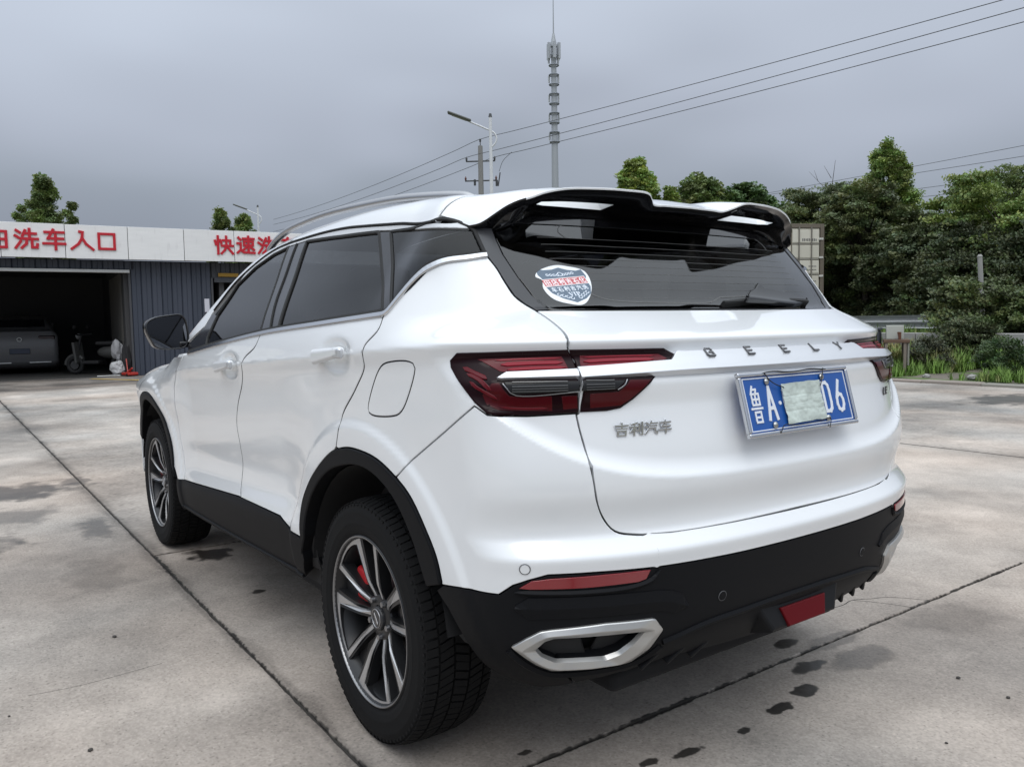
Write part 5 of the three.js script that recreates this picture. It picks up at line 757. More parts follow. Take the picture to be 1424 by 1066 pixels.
// wheels
{
  const tyreM = new THREE.MeshPhysicalMaterial({ specularIntensity: .45, color: C(.006, .006, .0064), roughness: .8, bumpMap: grain, bumpScale: .0004, side: THREE.DoubleSide });
  const alloy = mat(.52, .52, .525, .36, .8), gun = mat(.02, .0205, .022, .35, .3), darkm = mat(.012, .012, .013, .6), disc = mat(.22, .22, .22, .4, .9), cal = mat(.5, .02, .025, .4), nutM = mat(.3, .3, .31, .35, .9);
  const lathe = (pts, n = 96) => new THREE.LatheGeometry(pts.map(([r, x]) => new THREE.Vector2(r, x)), n).rotateZ(Math.PI / 2);   // x: outwards is -x
  const W = sub('wheel', car, [-.765, .347, 1.3]);
  const T = part('tyre', lathe([[.232, .09], [.236, .098], [.243, .1005], [.247, .0995], [.252, .104], [.262, .1065], [.275, .1085], [.2765, .1095], [.279, .1086], [.292, .1085], [.306, .1075], [.308, .1082], [.311, .107], [.322, .104], [.332, .099], [.3375, .092], [.3395, .06], [.340, 0], [.3395, -.06], [.3375, -.092], [.332, -.099], [.306, -.1075], [.275, -.1085], [.247, -.0995], [.232, -.09]], 160), tyreM, W);
  const blocks = [];
  const block = (x0, x1, a0, a1, skew, r0, r1a, r1b) => { const P = (x, a, r) => [x, r * Math.sin(a), r * Math.cos(a)], A = (x) => skew * (x - x0) / .03; const q = [[x0, a0, r1a], [x1, a0, r1b], [x1, a1, r1b], [x0, a1, r1a]], top = q.map(([x, a, r]) => P(x, a + A(x) , r)), ins = q.map(([x, a, r]) => P(x, a + A(x), r0)), pos = []; const f = (a, b, c, d) => pos.push(...a, ...b, ...c, ...a, ...c, ...d); f(...top); for (let i = 0; i < 4; i++) { const j = (i + 1) % 4; f(ins[i], ins[j], top[j], top[i]); } const g = new THREE.BufferGeometry(); g.setAttribute('position', new THREE.Float32BufferAttribute(pos, 3)); g.setAttribute('uv', new THREE.Float32BufferAttribute(new Float32Array(pos.length / 3 * 2), 2)); g.computeVertexNormals(); return g; };
  const nb = 90; for (let i = 0; i < nb; i++) { const a = i / nb * Math.PI * 2, d = Math.PI * 2 / nb; for (const [x0, x1, sk, o, r1, r2, fr] of [[-.1, -.07, .012, 0, .3375, .3452, .78], [-.064, -.026, .03, .4, .346, .3475, .8], [-.02, .02, -.026, .1, .3478, .3478, .82], [.026, .064, .03, .7, .3475, .346, .8], [.07, .1, .012, .3, .3452, .3375, .78]]) { const k = 1 + .12 * Math.sin(i * 2.1 + x0 * 40); blocks.push(block(x0, x1, a + o * d, a + o * d + d * fr * k, sk, .335, r1, r2)); } }
  const tr = part('tread', blocks, tyreM, T); tr.userData.kind = 'stuff';
  const lugs = []; for (let i = 0; i < nb; i++) { const a = i / nb * Math.PI * 2 + .01; for (const s of [-1, 1]) { const g = box(.003, .010, .009, s * .1025, .3255, 0, 0); g.rotateX(a); lugs.push(g); } } const lg = part('shoulder_lugs', lugs, tyreM, T); lg.userData.kind = 'stuff';
  const R = part('rim', [lathe([[.2435, .098], [.2405, .1035], [.2365, .1035], [.2345, .098], [.226, .088], [.217, .07], [.208, .03], [.205, -.02], [.215, -.07], [.236, -.09]]), lathe([[.205, -.03], [.1, -.035], [.02, -.035]], 48)], gun, W);
  part('rim_lip', lathe([[.2395, .1037], [.2368, .1043], [.2355, .1015], [.2345, .098]], 128), mat(.3, .3, .305, .35, .8), R);
  // five twin spokes: dark bodies with machined faces
  const face = [], body = [], X = (r) => -(.094 - .03 * (1 - r / .235) - .012 * sstep(.12, .05, r));
  const poly = (pts, dx, th, list, bev) => { // pts: [r, angle]
    const P2 = pts.map(([r, a]) => [r * Math.cos(a), r * Math.sin(a)]); const tri = THREE.ShapeUtils.triangulateShape(P2.map(p => new THREE.Vector2(...p)), []), pos = [], n = pts.length, vx = (i, k) => [X(pts[i][0]) + dx + k, P2[i][1], P2[i][0]];
    for (const [a, b, c] of tri) pos.push(...vx(a, 0), ...vx(b, 0), ...vx(c, 0)); for (let i = 0; i < n; i++) { const j = (i + 1) % n; pos.push(...vx(i, 0), ...vx(j, 0), ...vx(j, th), ...vx(i, 0), ...vx(j, th), ...vx(i, th)); }
    const g = new THREE.BufferGeometry(); g.setAttribute('position', new THREE.Float32BufferAttribute(pos, 3)); g.setAttribute('uv', new THREE.Float32BufferAttribute(new Float32Array(pos.length / 3 * 2), 2)); g.computeVertexNormals(); return g; };
  for (let k = 0; k < 5; k++) {
    const a0 = Math.PI / 2 + .06 + k * Math.PI * 2 / 5;
    for (const s of [-1, 1]) {
      const arm = (w0, w1) => { const l = [], r = []; for (let i = 0; i <= 10; i++) { const t = i / 10, rad = mix(.052, .231, t), mid = a0 + s * (mix(.34, .235, Math.sqrt(t))), w = mix(w0, w1, t * t) / rad; l.push([rad, mid - w]); r.push([rad, mid + w]); } return [...l, ...r.reverse()]; };
      const wide = s > 0 ? .017 : .0095;
      face.push(poly(arm(.0062, wide * .92), 0, .002, face, 0)); body.push(poly(arm(.015, wide * 1.6), .0022, .034, body, 0));
    }
    // machined band along the rim between neighbouring pairs, thickened at one corner
    const b0 = a0 + .235, b1 = a0 + Math.PI * 2 / 5 - .235, o = [], q = [];
    for (let i = 0; i <= 14; i++) { const t = i / 14, a = mix(b0 - .03, b1 + .03, t); o.push([.2335, a]); q.push([mix(.223, .2255, t) - .02 * Math.exp(-t * 7), a]); } face.push(poly([...o, ...q.reverse()], .0006, .002, face, 0)); body.push(poly([...o, ...q], .003, .02, body, 0));
    // the sunk web inside each pair
    body.push(poly([[.05, a0 - .3], ...[0, .5, 1].map(t => [mix(.12, .228, t), a0 - .225]), [.228, a0], ...[1, .5, 0].map(t => [mix(.12, .228, t), a0 + .225]), [.05, a0 + .3]], .026, .01, body, 0));
    const na = a0 + Math.PI / 5; part('wheel_nut', cyl(.0105, .0085, [-.05, .056 * Math.sin(na), .056 * Math.cos(na)], [-.072, .056 * Math.sin(na), .056 * Math.cos(na)], 6), nutM, R);
  }
  part('spoke_face', face, alloy, R); part('spoke', body, gun, R);
  part('hub', [lathe([[.068, .03], [.07, .055], [.062, .062], [.036, .064]], 48)], gun, R);
  part('centre_cap', [lathe([[.034, .06], [.034, .07], [.03, .0735], [0, .0745]], 40)], mat(.03, .03, .032, .25), R); part('emblem', [box(.002, .006, .036, -.0755, 0, 0, .001).rotateX(.9), new THREE.TorusGeometry(.026, .0016, 6, 32).rotateY(Math.PI / 2).translate(-.0745, 0, 0)], SATIN, R);
  part('brake_disc', [lathe([[.15, .0], [.15, .012], [.07, .012], [.07, .03]], 64), lathe([[.15, 0], [.07, 0]], 64)], disc, W); part('brake_caliper', box(.075, .1, .07, -.022, .065, -.125, .012).rotateX(0), cal, W);
  const fw = W.clone(); fw.position.set(-.765, .347, -1.3); car.add(fw);
  for (const z of [1.3, -1.3]) { const c = W.clone(); c.position.set(.765, .347, z); c.rotation.y = Math.PI; car.add(c); }
}
// inside and underneath: lining, seats, wheel tubs, floor
{
  const L = mat(.02, .02, .021, .9), S2 = mat(.03, .03, .032, .8);
  const off = { off: -.03, depth: .004, gap: .004, res: .05 };
  const sideL = panel(on('side', [-.85, .34], [-.85, .72], [-.75, 1.04], [.46, 1.14], [1.42, 1.19], [1.47, 1.235], [1.5, 1.32], [1.62, 1.34], [1.72, 1.2], [1.78, 1.0], [1.75, .6], [1.74, .36], [1.68, .36], [1.68, .62], [1.56, .79], [1.3, .84], [1.04, .79], [.9, .6], [.88, .36]), 'side', off);
  const cornerL = panel([lift('side', 1.62, 1.33), lift('rear', -.6, 1.22), lift('rear', -.6, .36), lift('side', 1.72, .36), lift('side', 1.68, 1.2)], 'corner', { ...off, off: -.022 });
  const roofI = panel([[0, 1.55, 1.5], ...[[-.64, 1.47, 1.5], ...DRIP.slice(1, 9)].map(([x, y, z]) => [x * .985, y + .006, z]), [-.585, 1.53, -.05], [0, 1.53, -.11]], 'roof', { off: -.025, depth: .004, res: .05 });
  part('lining', [sideL, mirrored(sideL), cornerL, mirrored(cornerL), panel(on('rear', [-.62, 1.2], [0, 1.2], [.62, 1.2], [.62, .38], [-.62, .38]), 'rear', { off: -.03, depth: .004, res: .05 }), roofI, mirrored(roofI)], L, car);
  part('cabin_floor', [box(1.62, .05, 2.6, 0, .34, -.45), box(1.2, .05, 1.0, 0, .5, 1.45), box(1.5, .6, .05, 0, .7, -.86), box(1.5, .26, .45, 0, .93, -.72, .05)], L, car);
  for (const x of [-.37, .37]) { const s = part('seat', [box(.5, .2, .52, x, .56, -.02, .08), box(.5, .66, .17, 0, .33, 0, .07).toNonIndexed().rotateX(.22).translate(x, .62, .26)], S2, car); part('headrest', box(.26, .18, .1, x, 1.32, .44, .045), S2, s); }
  const rb = part('rear_seat', [box(1.3, .2, .5, 0, .6, .92, .08), box(1.3, .62, .16, 0, .31, 0, .07).toNonIndexed().rotateX(.3).translate(0, .66, 1.16)], S2, car); for (const x of [-.42, 0, .42]) part('headrest', box(.25, .14, .1, x, 1.29, 1.38, .045), S2, rb);
  part('steering_wheel', new THREE.TorusGeometry(.18, .016, 8, 40).rotateX(-.4).translate(-.37, 1.03, -.42), S2, car);
  part('rear_view_mirror', box(.22, .06, .03, 0, 1.42, -.2, .012), S2, car);
  for (const z of [1.3, -1.3]) for (const s of [-1, 1]) { const g = new THREE.CylinderGeometry(.425, .425, .36, 40, 1, true, -.45, Math.PI + .9).rotateZ(Math.PI / 2).rotateX(0); const t = new THREE.CylinderGeometry(.43, .43, .34, 40, 1, true); t.rotateZ(Math.PI / 2); t.translate(s * .685, .36, z); const p = t.attributes.position, idx = []; for (let i = 0; i < t.index.count; i += 3) { const ys = [0, 1, 2].map(k => p.getY(t.index.getX(i + k))); if (Math.max(...ys) > .46) idx.push(t.index.getX(i), t.index.getX(i + 1), t.index.getX(i + 2)); } t.setIndex(idx); part('wheel_tub', [t, box(.03, .5, .86, s * .5, .62, z)], DARK, car); }
  part('underbody', [box(1.5, .06, 1.72, 0, .26, 0, .02), box(.96, .06, 1.0, 0, .27, 1.4, .02), box(.96, .06, 1.0, 0, .26, -1.4, .02), box(1.1, .12, .24, 0, .34, 1.68, .04), cyl(.04, .04, [-.6, .3, 1.3], [.6, .3, 1.3], 10), cyl(.05, .05, [.2, .23, .9], [-.3, .25, 1.75], 10), box(.5, .13, .24, -.2, .29, 1.72, .06)], DARK, car);
}

// ---------- trees and plants ----------
function sprayGeo(n, R, L, flat = .5) {               // a spray of n folded leaves
  const pos = [], nor = [], o = V(0, 0, 0), q = new THREE.Quaternion(), e = new THREE.Euler();
  for (let i = 0; i < n; i++) {
    const c = V(rr(-1, 1), rr(-1, 1) * flat, rr(-1, 1)).multiplyScalar(R); q.setFromEuler(e.set(rr(-.9, .9), rr(0, 6.3), rr(-.9, .9)));
    const l = L * rr(.7, 1.25), w = l * .36, P = [[-l / 2, 0, 0], [0, l * .08, w], [l / 2, 0, 0], [0, l * .08, -w]].map(p => V(...p).applyQuaternion(q).add(c));
    for (const [a, b, d] of [[0, 1, 2], [0, 2, 3]]) { const N = P[b].clone().sub(P[a]).cross(P[d].clone().sub(P[a])).normalize(); for (const k of [a, b, d]) { pos.push(P[k].x, P[k].y, P[k].z); nor.push(N.x, N.y, N.z); } }
  }
  const g = new THREE.BufferGeometry(); g.setAttribute('position', new THREE.Float32BufferAttribute(pos, 3)); g.setAttribute('normal', new THREE.Float32BufferAttribute(nor, 3)); return g;
}
const SPRAY = [0, 1, 2].map(() => sprayGeo(16, .17, .1)), SPRAY_L = [0, 1, 2].map(() => sprayGeo(14, .3, .2, .35)), FERN = [0, 1].map(() => sprayGeo(22, .26, .085, .16));
const leafMat = (rough = .62) => new THREE.MeshPhysicalMaterial({ color: 0xffffff, roughness: rough, side: THREE.DoubleSide, specularIntensity: .55, transmission: .4, thickness: 0 });
const LEAF = leafMat(.55);
const bark = new THREE.MeshStandardMaterial({ color: C(.06, .05, .04), roughness: .95, side: THREE.DoubleSide, bumpMap: grain, bumpScale: .01 });
function tree(label, category, name, pos, height, { spread = 2, trunk = .12, clear = .25, col = [.05, .09, .03], vary = .5, sprays = 1400, clusters = 40, geo = SPRAY, shape = 'round', size = .95, group } = {}) {
  const t = thing(name, label, category, pos, 0, group), limbs = [], pts = [];
  const top = height * (shape === 'column' ? .97 : .86), lean = rr(-.25, .25), lz = rr(-.25, .25);
  const axis = s => V(lean * s * s, top * s, lz * s * s);
  for (let i = 0; i < 7; i++) { const a = axis(i / 7), b = axis((i + 1) / 7); limbs.push(cyl(trunk * (1 - i / 7.6), trunk * (1 - (i + 1) / 7.6), a.toArray(), b.toArray(), 8, true)); }
  for (let k = 0; k < clusters; k++) {
    const s = clear + (1 - clear) * Math.pow((k + .5) / clusters, .9), ph = k * 2.399 + rr(-.4, .4);
    const prof = shape === 'column' ? Math.pow(clamp(1.02 - (s - clear) / (1 - clear), 0, 1), .62) * sstep(-.1, .2, (s - clear) / (1 - clear)) : shape === 'flat' ? Math.pow(Math.sin(Math.PI * clamp(.2 + .62 * (s - clear) / (1 - clear), 0, 1)), .6) : Math.pow(Math.sin(Math.PI * clamp(.14 + .84 * (s - clear) / (1 - clear), 0, 1)), .75);
    const r = spread * prof * (.35 + .65 * Math.sqrt(rnd())) , st = axis(Math.max(.12, (s - .16) * (shape === 'column' ? 1 : .95))), en = V(Math.cos(ph) * r, height * s - (shape === 'flat' ? .1 : 0), Math.sin(ph) * r).add(V(lean * s * s, 0, lz * s * s));
    const mid = st.clone().lerp(en, .55).add(V(0, .12 * r, 0)), w = trunk * .34 * (1 - s * .6);
    limbs.push(cyl(w, w * .6, st.toArray(), mid.toArray(), 5, true), cyl(w * .6, w * .2, mid.toArray(), en.toArray(), 5, true));
    pts.push([en, rr(-1, 1), (shape === 'column' ? .2 : .27) * spread * rr(.55, 1.2)]);
  }
  part('trunk', limbs, bark, t);
  const per = Math.round(sprays / clusters), list = [];
  for (const [p, tone, r] of pts) for (let i = 0; i < per; i++) { const d = V(rr(-1, 1), rr(-1, 1), rr(-1, 1)); if (d.lengthSq() > 1) d.multiplyScalar(.6); d.multiplyScalar(r); if (shape === 'column') d.multiplyScalar(.45 + .55 * clamp((height - p.y) / height * 3, 0, 1)); d.y *= shape === 'flat' ? .3 : shape === 'column' ? 2.1 : .75; list.push([p.clone().add(d), tone]); }
  const mtx = new THREE.Matrix4(), q = new THREE.Quaternion(), e = new THREE.Euler(), cc = new THREE.Color(), crown = sub('crown', t), each = Math.ceil(list.length / geo.length);
  const big = mergeGeometries(geo);
  const im = new THREE.InstancedMesh(big, LEAF, each); im.name = 'foliage'; im.castShadow = im.receiveShadow = true;
  for (let i = 0; i < each; i++) { const [p, tone] = list[Math.min(list.length - 1, Math.floor(i * geo.length + rnd() * geo.length))], s = size * rr(.75, 1.35); mtx.compose(p, q.setFromEuler(e.set(rr(-.5, .5), rr(0, 6.3), rr(-.5, .5))), V(s, s, s)); im.setMatrixAt(i, mtx); const k = 1 + vary * (tone * .7 + rr(-.6, .6)); im.setColorAt(i, cc.setRGB(col[0] * k * rr(.85, 1.2), col[1] * k, col[2] * k * rr(.7, 1.2))); }
  im.userData.kind = 'stuff'; t.remove(crown); im.name = 'crown'; t.add(im);
  return t;
}
const UG = [.1, .13, .06], DG = [.17, .215, .095], MG = [.21, .28, .1], BG = [.26, .35, .11], YG = [.34, .44, .13];  // UG is the dark green lowered further, painting shaded depth into the understorey
// the belt of trees beyond the guardrail
const G1T = 'trees beyond the guardrail';
for (const [label, x, y, z, o] of [
  ['dark bushy tree just right of the spoiler, behind the container', 27.6, 6.1, -18.0, { spread: 2.0, col: DG, shape: 'round', sprays: 4433, clusters: 46 }],
  ['dark feathery tree with layered branches and bare twigs at its top', 27.3, 6.8, -15.8, { spread: 1.9, col: DG, shape: 'flat', geo: FERN, sprays: 4603, clusters: 50 }],
  ['tallest tree of the belt, a pale green poplar with pointed top', 31.3, 9.0, -15.5, { spread: 2.3, col: BG, shape: 'column', sprays: 5285, clusters: 44, vary: .4, clear: .12 }],
  ['tree with a dark bare lower trunk standing behind the guardrail end', 25.6, 6.2, -13.1, { spread: 1.7, col: DG, clear: .52, trunk: .16, sprays: 4433, clusters: 50 }],
  ['mid green tree right of the pointed poplar', 28.5, 5.1, -12.4, { spread: 1.7, col: DG, sprays: 4262, clusters: 50 }],
  ['low dark tree between the poplar and the spreading acacia', 26.3, 4.5, -10.2, { spread: 1.7, col: DG, shape: 'flat', geo: FERN, sprays: 3751, clusters: 44 }],
  ['spreading bright green acacia with layered boughs near the right edge', 26.6, 6.0, -8.8, { spread: 2.4, col: BG, shape: 'flat', geo: FERN, sprays: 5797, clusters: 60 }],
  ['big acacia cut off by the right edge of the view', 30.8, 6.8, -9.0, { spread: 3, col: MG, shape: 'flat', geo: FERN, sprays: 4433, clusters: 54 }],
  ['low dark understorey tree beside the bare lower trunk', 26.8, 4.0, -13.6, { spread: 1.9, col: UG, clear: .12, sprays: 4092, clusters: 44 }],
  ['low dark understorey tree right of the bare lower trunk', 25.2, 4.3, -10.9, { spread: 1.9, col: UG, clear: .1, sprays: 4092, clusters: 44 }],
  ['low dark understorey tree behind the leaning post', 24.4, 3.9, -9.2, { spread: 1.8, col: UG, clear: .1, geo: FERN, sprays: 3751, clusters: 44 }],
  ['low dark understorey tree below the spreading acacia', 24.8, 3.9, -7.2, { spread: 2, col: UG, clear: .08, geo: FERN, sprays: 3751, clusters: 44 }],
]) tree(label, 'tree', 'roadside_tree', [x, .2, z], (y - .2) * (o.shape === 'column' ? .9 : .92), o);
for (const [x, z, y, s, w] of [[34, -20, 4.4, 3, 'behind the shipping container'], [37, -16.5, 4.6, 3, 'behind the pointed pale poplar'], [36, -13, 4.8, 3, 'in the gap right of the pointed poplar'], [36, -9.5, 4.8, 3.2, 'behind the spreading acacia'], [33, -24, 4, 2.6, 'between the spoiler end and the container'], [38, -6, 5, 3, 'beyond the right edge acacia']]) tree('dark back row tree ' + w, 'tree', 'background_tree', [x, .2, z], y, { spread: s, col: DG, clear: .05, sprays: 3000, clusters: 40, geo: SPRAY_L });
{ const tw = tag(part('bare_twig', [cyl(.03, .006, [27.3, 4.8, -15.8], [27.5, 7.3, -15.6], 5), cyl(.012, .004, [27.4, 6.6, -15.7], [27.2, 7.1, -15.9], 5), cyl(.012, .004, [27.38, 6.0, -15.72], [26.8, 6.9, -16.3], 5), cyl(.01, .004, [27.05, 6.5, -16.05], [27.0, 6.95, -16.2], 5)], bark, scene), 'bare dry twigs sticking out above the feathery dark tree', 'twig'); }
// beyond the spoiler
tree('bright yellow green poplar top standing up behind the spoiler', 'tree', 'poplar_tree', [28.4, .2, -27.5], 9.0, { spread: 2.3, col: YG, shape: 'column', sprays: 4200, clusters: 46, geo: SPRAY_L, size: .75, vary: .4 });
tree('small yellow green tree right beside the bright poplar', 'tree', 'poplar_tree', [29.7, .2, -26.5], 7.6, { spread: 1.1, col: YG, shape: 'column', sprays: 1800, clusters: 26, geo: SPRAY_L, size: .7 });
tree('broad mid green tree above the middle of the spoiler', 'tree', 'broad_tree', [37.0, .2, -31.2], 9.2, { spread: 3.0, col: MG, sprays: 3800, clusters: 44, geo: SPRAY_L });
tree('broad dark green tree above the right end of the spoiler', 'tree', 'broad_tree', [39.4, .2, -29.4], 8.9, { spread: 2.8, col: [.11, .18, .065], sprays: 3600, clusters: 44, geo: SPRAY_L });
// beyond the car wash
tree('tall dark poplar rising behind the wash building at the left', 'tree', 'poplar_tree', [3.0, 0, -43.2], 8.6, { spread: 1.55, col: MG, shape: 'column', sprays: 2600, clusters: 34, geo: SPRAY, size: 1.1 });
tree('short poplar left of the tall one behind the wash building', 'tree', 'poplar_tree', [1.95, 0, -43.7], 7.3, { spread: .8, col: MG, shape: 'column', sprays: 800, clusters: 14, geo: SPRAY });
tree('short poplar right of the tall one behind the wash building', 'tree', 'poplar_tree', [3.95, 0, -42.5], 7.4, { spread: .8, col: MG, shape: 'column', sprays: 800, clusters: 14, geo: SPRAY });
tree('small pointed tree behind the fascia, left of its neighbour and the lamp', 'tree', 'small_tree', [13.9, 0, -50.1], 8.5, { spread: 1.5, col: MG, shape: 'column', sprays: 1700, clusters: 28, geo: SPRAY, size: 1.2 });
tree('small pointed tree behind the fascia, next to the far street lamp', 'tree', 'small_tree', [15.9, 0, -52.5], 8.6, { spread: 1.6, col: MG, shape: 'column', sprays: 1700, clusters: 28, geo: SPRAY, size: 1.2 });
// bushes on the verge
tree('shrub with loose arching boughs beside the leaning post', 'shrub', 'shrub', [16.3, .25, -4.9], 1.75, { spread: .8, trunk: .035, clear: .12, col: [.15, .19, .08], shape: 'flat', geo: FERN, sprays: 1700, clusters: 34, size: .7 });
tree('dull green shrub in front of the pale wall left of the leaning post', 'shrub', 'shrub', [15.2, .2, -4.7], .85, { spread: .5, trunk: .03, clear: .08, col: [.15, .185, .09], geo: FERN, sprays: 1000, clusters: 26, size: .6 });
tree('shrub at the right edge of the verge', 'shrub', 'shrub', [16.4, .25, -3.5], 1.5, { spread: .8, trunk: .035, clear: .08, col: [.14, .19, .07], shape: 'flat', geo: FERN, sprays: 1500, clusters: 32, size: .7 });
tree('low grey green weed bush beside the pile of junk', 'shrub', 'weed_bush', [13.7, .12, -4.6], .62, { spread: .4, trunk: .012, clear: .05, col: [.11, .13, .08], geo: FERN, sprays: 420, clusters: 18, size: .4 });
tree('drooping weed at the kerb near the right edge', 'shrub', 'weed_bush', [13.6, .12, -3.2], .6, { spread: .45, trunk: .012, clear: .05, col: [.08, .14, .05], geo: FERN, sprays: 420, clusters: 18, size: .4 });
{ // grass and weeds along the kerb
  const tuft = n => { const pos = [], nor = []; for (let i = 0; i < n; i++) { const a = rr(0, 6.3), h = rr(.5, 1), b = rr(.1, .55), w = .026, x = rr(-.12, .12), z = rr(-.12, .12), c = Math.cos(a), s = Math.sin(a); const P = [[x - s * w, 0, z + c * w], [x + s * w, 0, z - c * w], [x + c * b * .35 + s * w * .7, h * .6, z + s * b * .35 - c * w * .7], [x + c * b * .35 - s * w * .7, h * .6, z + s * b * .35 + c * w * .7], [x + c * b, h * .95, z + s * b]]; for (const [i0, i1, i2] of [[0, 1, 2], [0, 2, 3], [3, 2, 4]]) for (const k of [i0, i1, i2]) { pos.push(...P[k]); nor.push(c * .7, .7, s * .7); } } const g = new THREE.BufferGeometry(); g.setAttribute('position', new THREE.Float32BufferAttribute(pos, 3)); g.setAttribute('normal', new THREE.Float32BufferAttribute(nor, 3)); return g; };
  const N = 3600, im = new THREE.InstancedMesh(tuft(26), LEAF, N), m = new THREE.Matrix4(), q = new THREE.Quaternion(), e = new THREE.Euler(), c = new THREE.Color();
  for (let i = 0; i < N; i++) { let x, z, d; do { x = 12.6 + Math.pow(rnd(), 1.3) * 5; z = rr(-10, 0); d = fbm(x * .8, z * .8, 701, 3) + (x < 13.3 ? -.12 : 0); } while (d < .38); const s = rr(.3, .62) * (.55 + d * .8) * mix(.5, 1.1, sstep(12.6, 13.8, x)); m.compose(V(x, .05 + .3 * sstep(13.8, 17, x), z), q.setFromEuler(e.set(rr(-.15, .15), rr(0, 6.3), rr(-.15, .15))), V(s * 1.1, s, s * 1.1)); im.setMatrixAt(i, m); const k = rr(1.3, 2.2), dry = sstep(.55, .8, fbm(x * 1.3 + 5, z * 1.3, 711, 3)); im.setColorAt(i, c.setRGB(mix(.15, .26, dry) * k, mix(.24, .24, dry) * k, mix(.055, .11, dry) * k)); }
  im.name = 'grass'; im.castShadow = im.receiveShadow = true; scene.add(im); im.userData = { kind: 'stuff', label: 'fresh green grass and weeds growing along the kerb', category: 'grass' };
}

// ---------- things beyond the yard ----------
{
  const galv = mat(.42, .43, .43, .45, .5), rust = mat(.12, .05, .03, .9), conc = mat(.3, .295, .28, .9);
  // guardrail: a W-beam on posts
  const GA = V(16.97, 1.03, -8.2), GB = V(16.75, 1.05, 1.5), gd = GB.clone().sub(GA), gl = gd.length(), gr = thing('guardrail', 'weathered grey steel guardrail running past the foot of the trees', 'guardrail', GA.toArray(), Math.atan2(gd.x, gd.z));
  const ws = []; for (let i = 0; i <= 24; i++) { const t = i / 24; ws.push([.045 * Math.cos(t * Math.PI * 4) - .01, -.155 + t * .31]); }
  const beamN = Math.ceil(gl / 4); for (let b = 0; b < beamN; b++) { const pos = [], idx = [], L0 = b * gl / beamN, L1 = (b + 1) * gl / beamN + .05; for (const z of [L0, L1]) for (const [x, y] of ws) pos.push(-x - .06 - (z === L1 ? .003 : 0), y, z); for (let i = 0; i < 24; i++) idx.push(i, i + 1, i + 26, i, i + 26, i + 25); const g = new THREE.BufferGeometry(); g.setAttribute('position', new THREE.Float32BufferAttribute(pos, 3)); g.setIndex(idx); const f = g.toNonIndexed(); f.computeVertexNormals(); part('beam', f, galv, gr); }
  for (let z = .4; z < gl; z += 2) part('post', box(.11, 1.15, .11, .06, -.42, z, .008), galv, gr);
  const pw = thing('low_wall', 'low pale concrete wall behind the grass below the guardrail', 'wall', [15.55, .55, -5.2], Math.atan2(15.78 - 15.2, -6.6 + 3.0)); for (let i = 0; i < 3; i++) part('wall_block', box(.16, .5, 1.4, 0, 0, (i - 1) * 1.42, .02), mat(.36 - i * .02, .35 - i * .02, .335 - i * .02, .9), pw);
  const ps = thing('leaning_post', 'thin pale grey post leaning slightly among the shrubs', 'post', [17.22, .25, -5.22]); part('shaft', cyl(.06, .05, [0, 0, 0], [-.05, 2.2, -.12], 10), conc, ps); part('cap', cyl(.06, .03, [-.05, 2.2, -.12], [-.052, 2.25, -.122], 10), conc, ps);
  // junk by the kerb: a plank trolley with a pale crate and rusty scrap on it
  const jk = thing('junk_cart', 'old plank trolley standing in the weeds at the right of the car', 'cart', [13.15, .1, -4.98], .55);
  part('deck', box(.75, .06, .45, 0, .6, 0, .01), mat(.12, .075, .05, .9), jk); for (let i = 0; i < 5; i++) part('plank', box(.05, .42, .03, -.32 + i * .16, .36, .2, .005), mat(.26 + rr(-.04, .04), .24, .21, .9), jk); for (const [x, z] of [[-.33, -.18], [.33, -.18], [-.33, .14], [.33, .14]]) part('leg', box(.05, .6, .05, x, .3, z, .006), mat(.2, .17, .14, .9), jk);
  const cr = thing('crate', 'pale slatted crate standing on the plank trolley', 'crate', [13.17, .735, -5.0], .55); for (let i = 0; i < 4; i++) part('slat', box(.09, .26, .3, -.15 + i * .1, .13, -.02, .008), mat(.42 - i * .03, .43 - i * .03, .39 - i * .03, .85), cr);
  const sc = thing('scrap_metal', 'rusty pipe ends and scrap lying in front of the pale crate', 'scrap', [13.05, .735, -4.86], .55); for (let i = 0; i < 5; i++) part('pipe_end', cyl(.025, .025, [-.16 + i * .08, 0, 0], [-.16 + i * .08, rr(.06, .14), rr(-.03, .03)], 8), rust, sc);
  const bn = thing('dark_bin', 'dark box beside the pale crate at the edge of the car', 'box', [12.95, .12, -5.35], .4); part('body', box(.34, .78, .3, 0, .39, 0, .03), mat(.03, .035, .045, .6), bn); part('lid', box(.37, .05, .33, 0, .81, 0, .015), mat(.04, .045, .055, .5), bn);
  for (const [x, z, s, w] of [[13.0, -3.5, .09, 'in the middle of the kerb edge'], [13.4, -2.6, .12, 'the largest, nearer the right edge'], [12.8, -4.2, .07, 'closest to the plank trolley'], [13.3, -1.9, .08, 'at the right edge of the view']]) { const g = new THREE.DodecahedronGeometry(s, 1), p = g.attributes.position; for (let i = 0; i < p.count; i++) { const k = 1 + .3 * (hash2(Math.round(p.getX(i) * 900), Math.round(p.getY(i) * 900 + p.getZ(i) * 500), 5) - .5); p.setXYZ(i, p.getX(i) * k, p.getY(i) * k * .6, p.getZ(i) * k); } g.computeVertexNormals(); g.translate(x, .08, z); tag(part('stone', g, conc, scene), 'grey stone lying by the kerb, ' + w, 'stone'); }
  // shipping container on a trailer: white doors, rusty frame
  const n0 = [-.81 * .86 + .585 * .5, .585 * .86 + .81 * .5], cx = 22.25, cz = -13.8, K = thing('shipping_container', 'white shipping container with rusty frame and closed end doors', 'container', [cx, 1.45, cz], Math.atan2(n0[0], n0[1]));
  const wht = [0, 1].map(k => mat(.66 - k * .05, .63 - k * .05, .54 - k * .05, .6)), fr = mat(.16, .135, .105, .8), rod = mat(.2, .185, .16, .6), W = 2.44, Hh = 2.9;
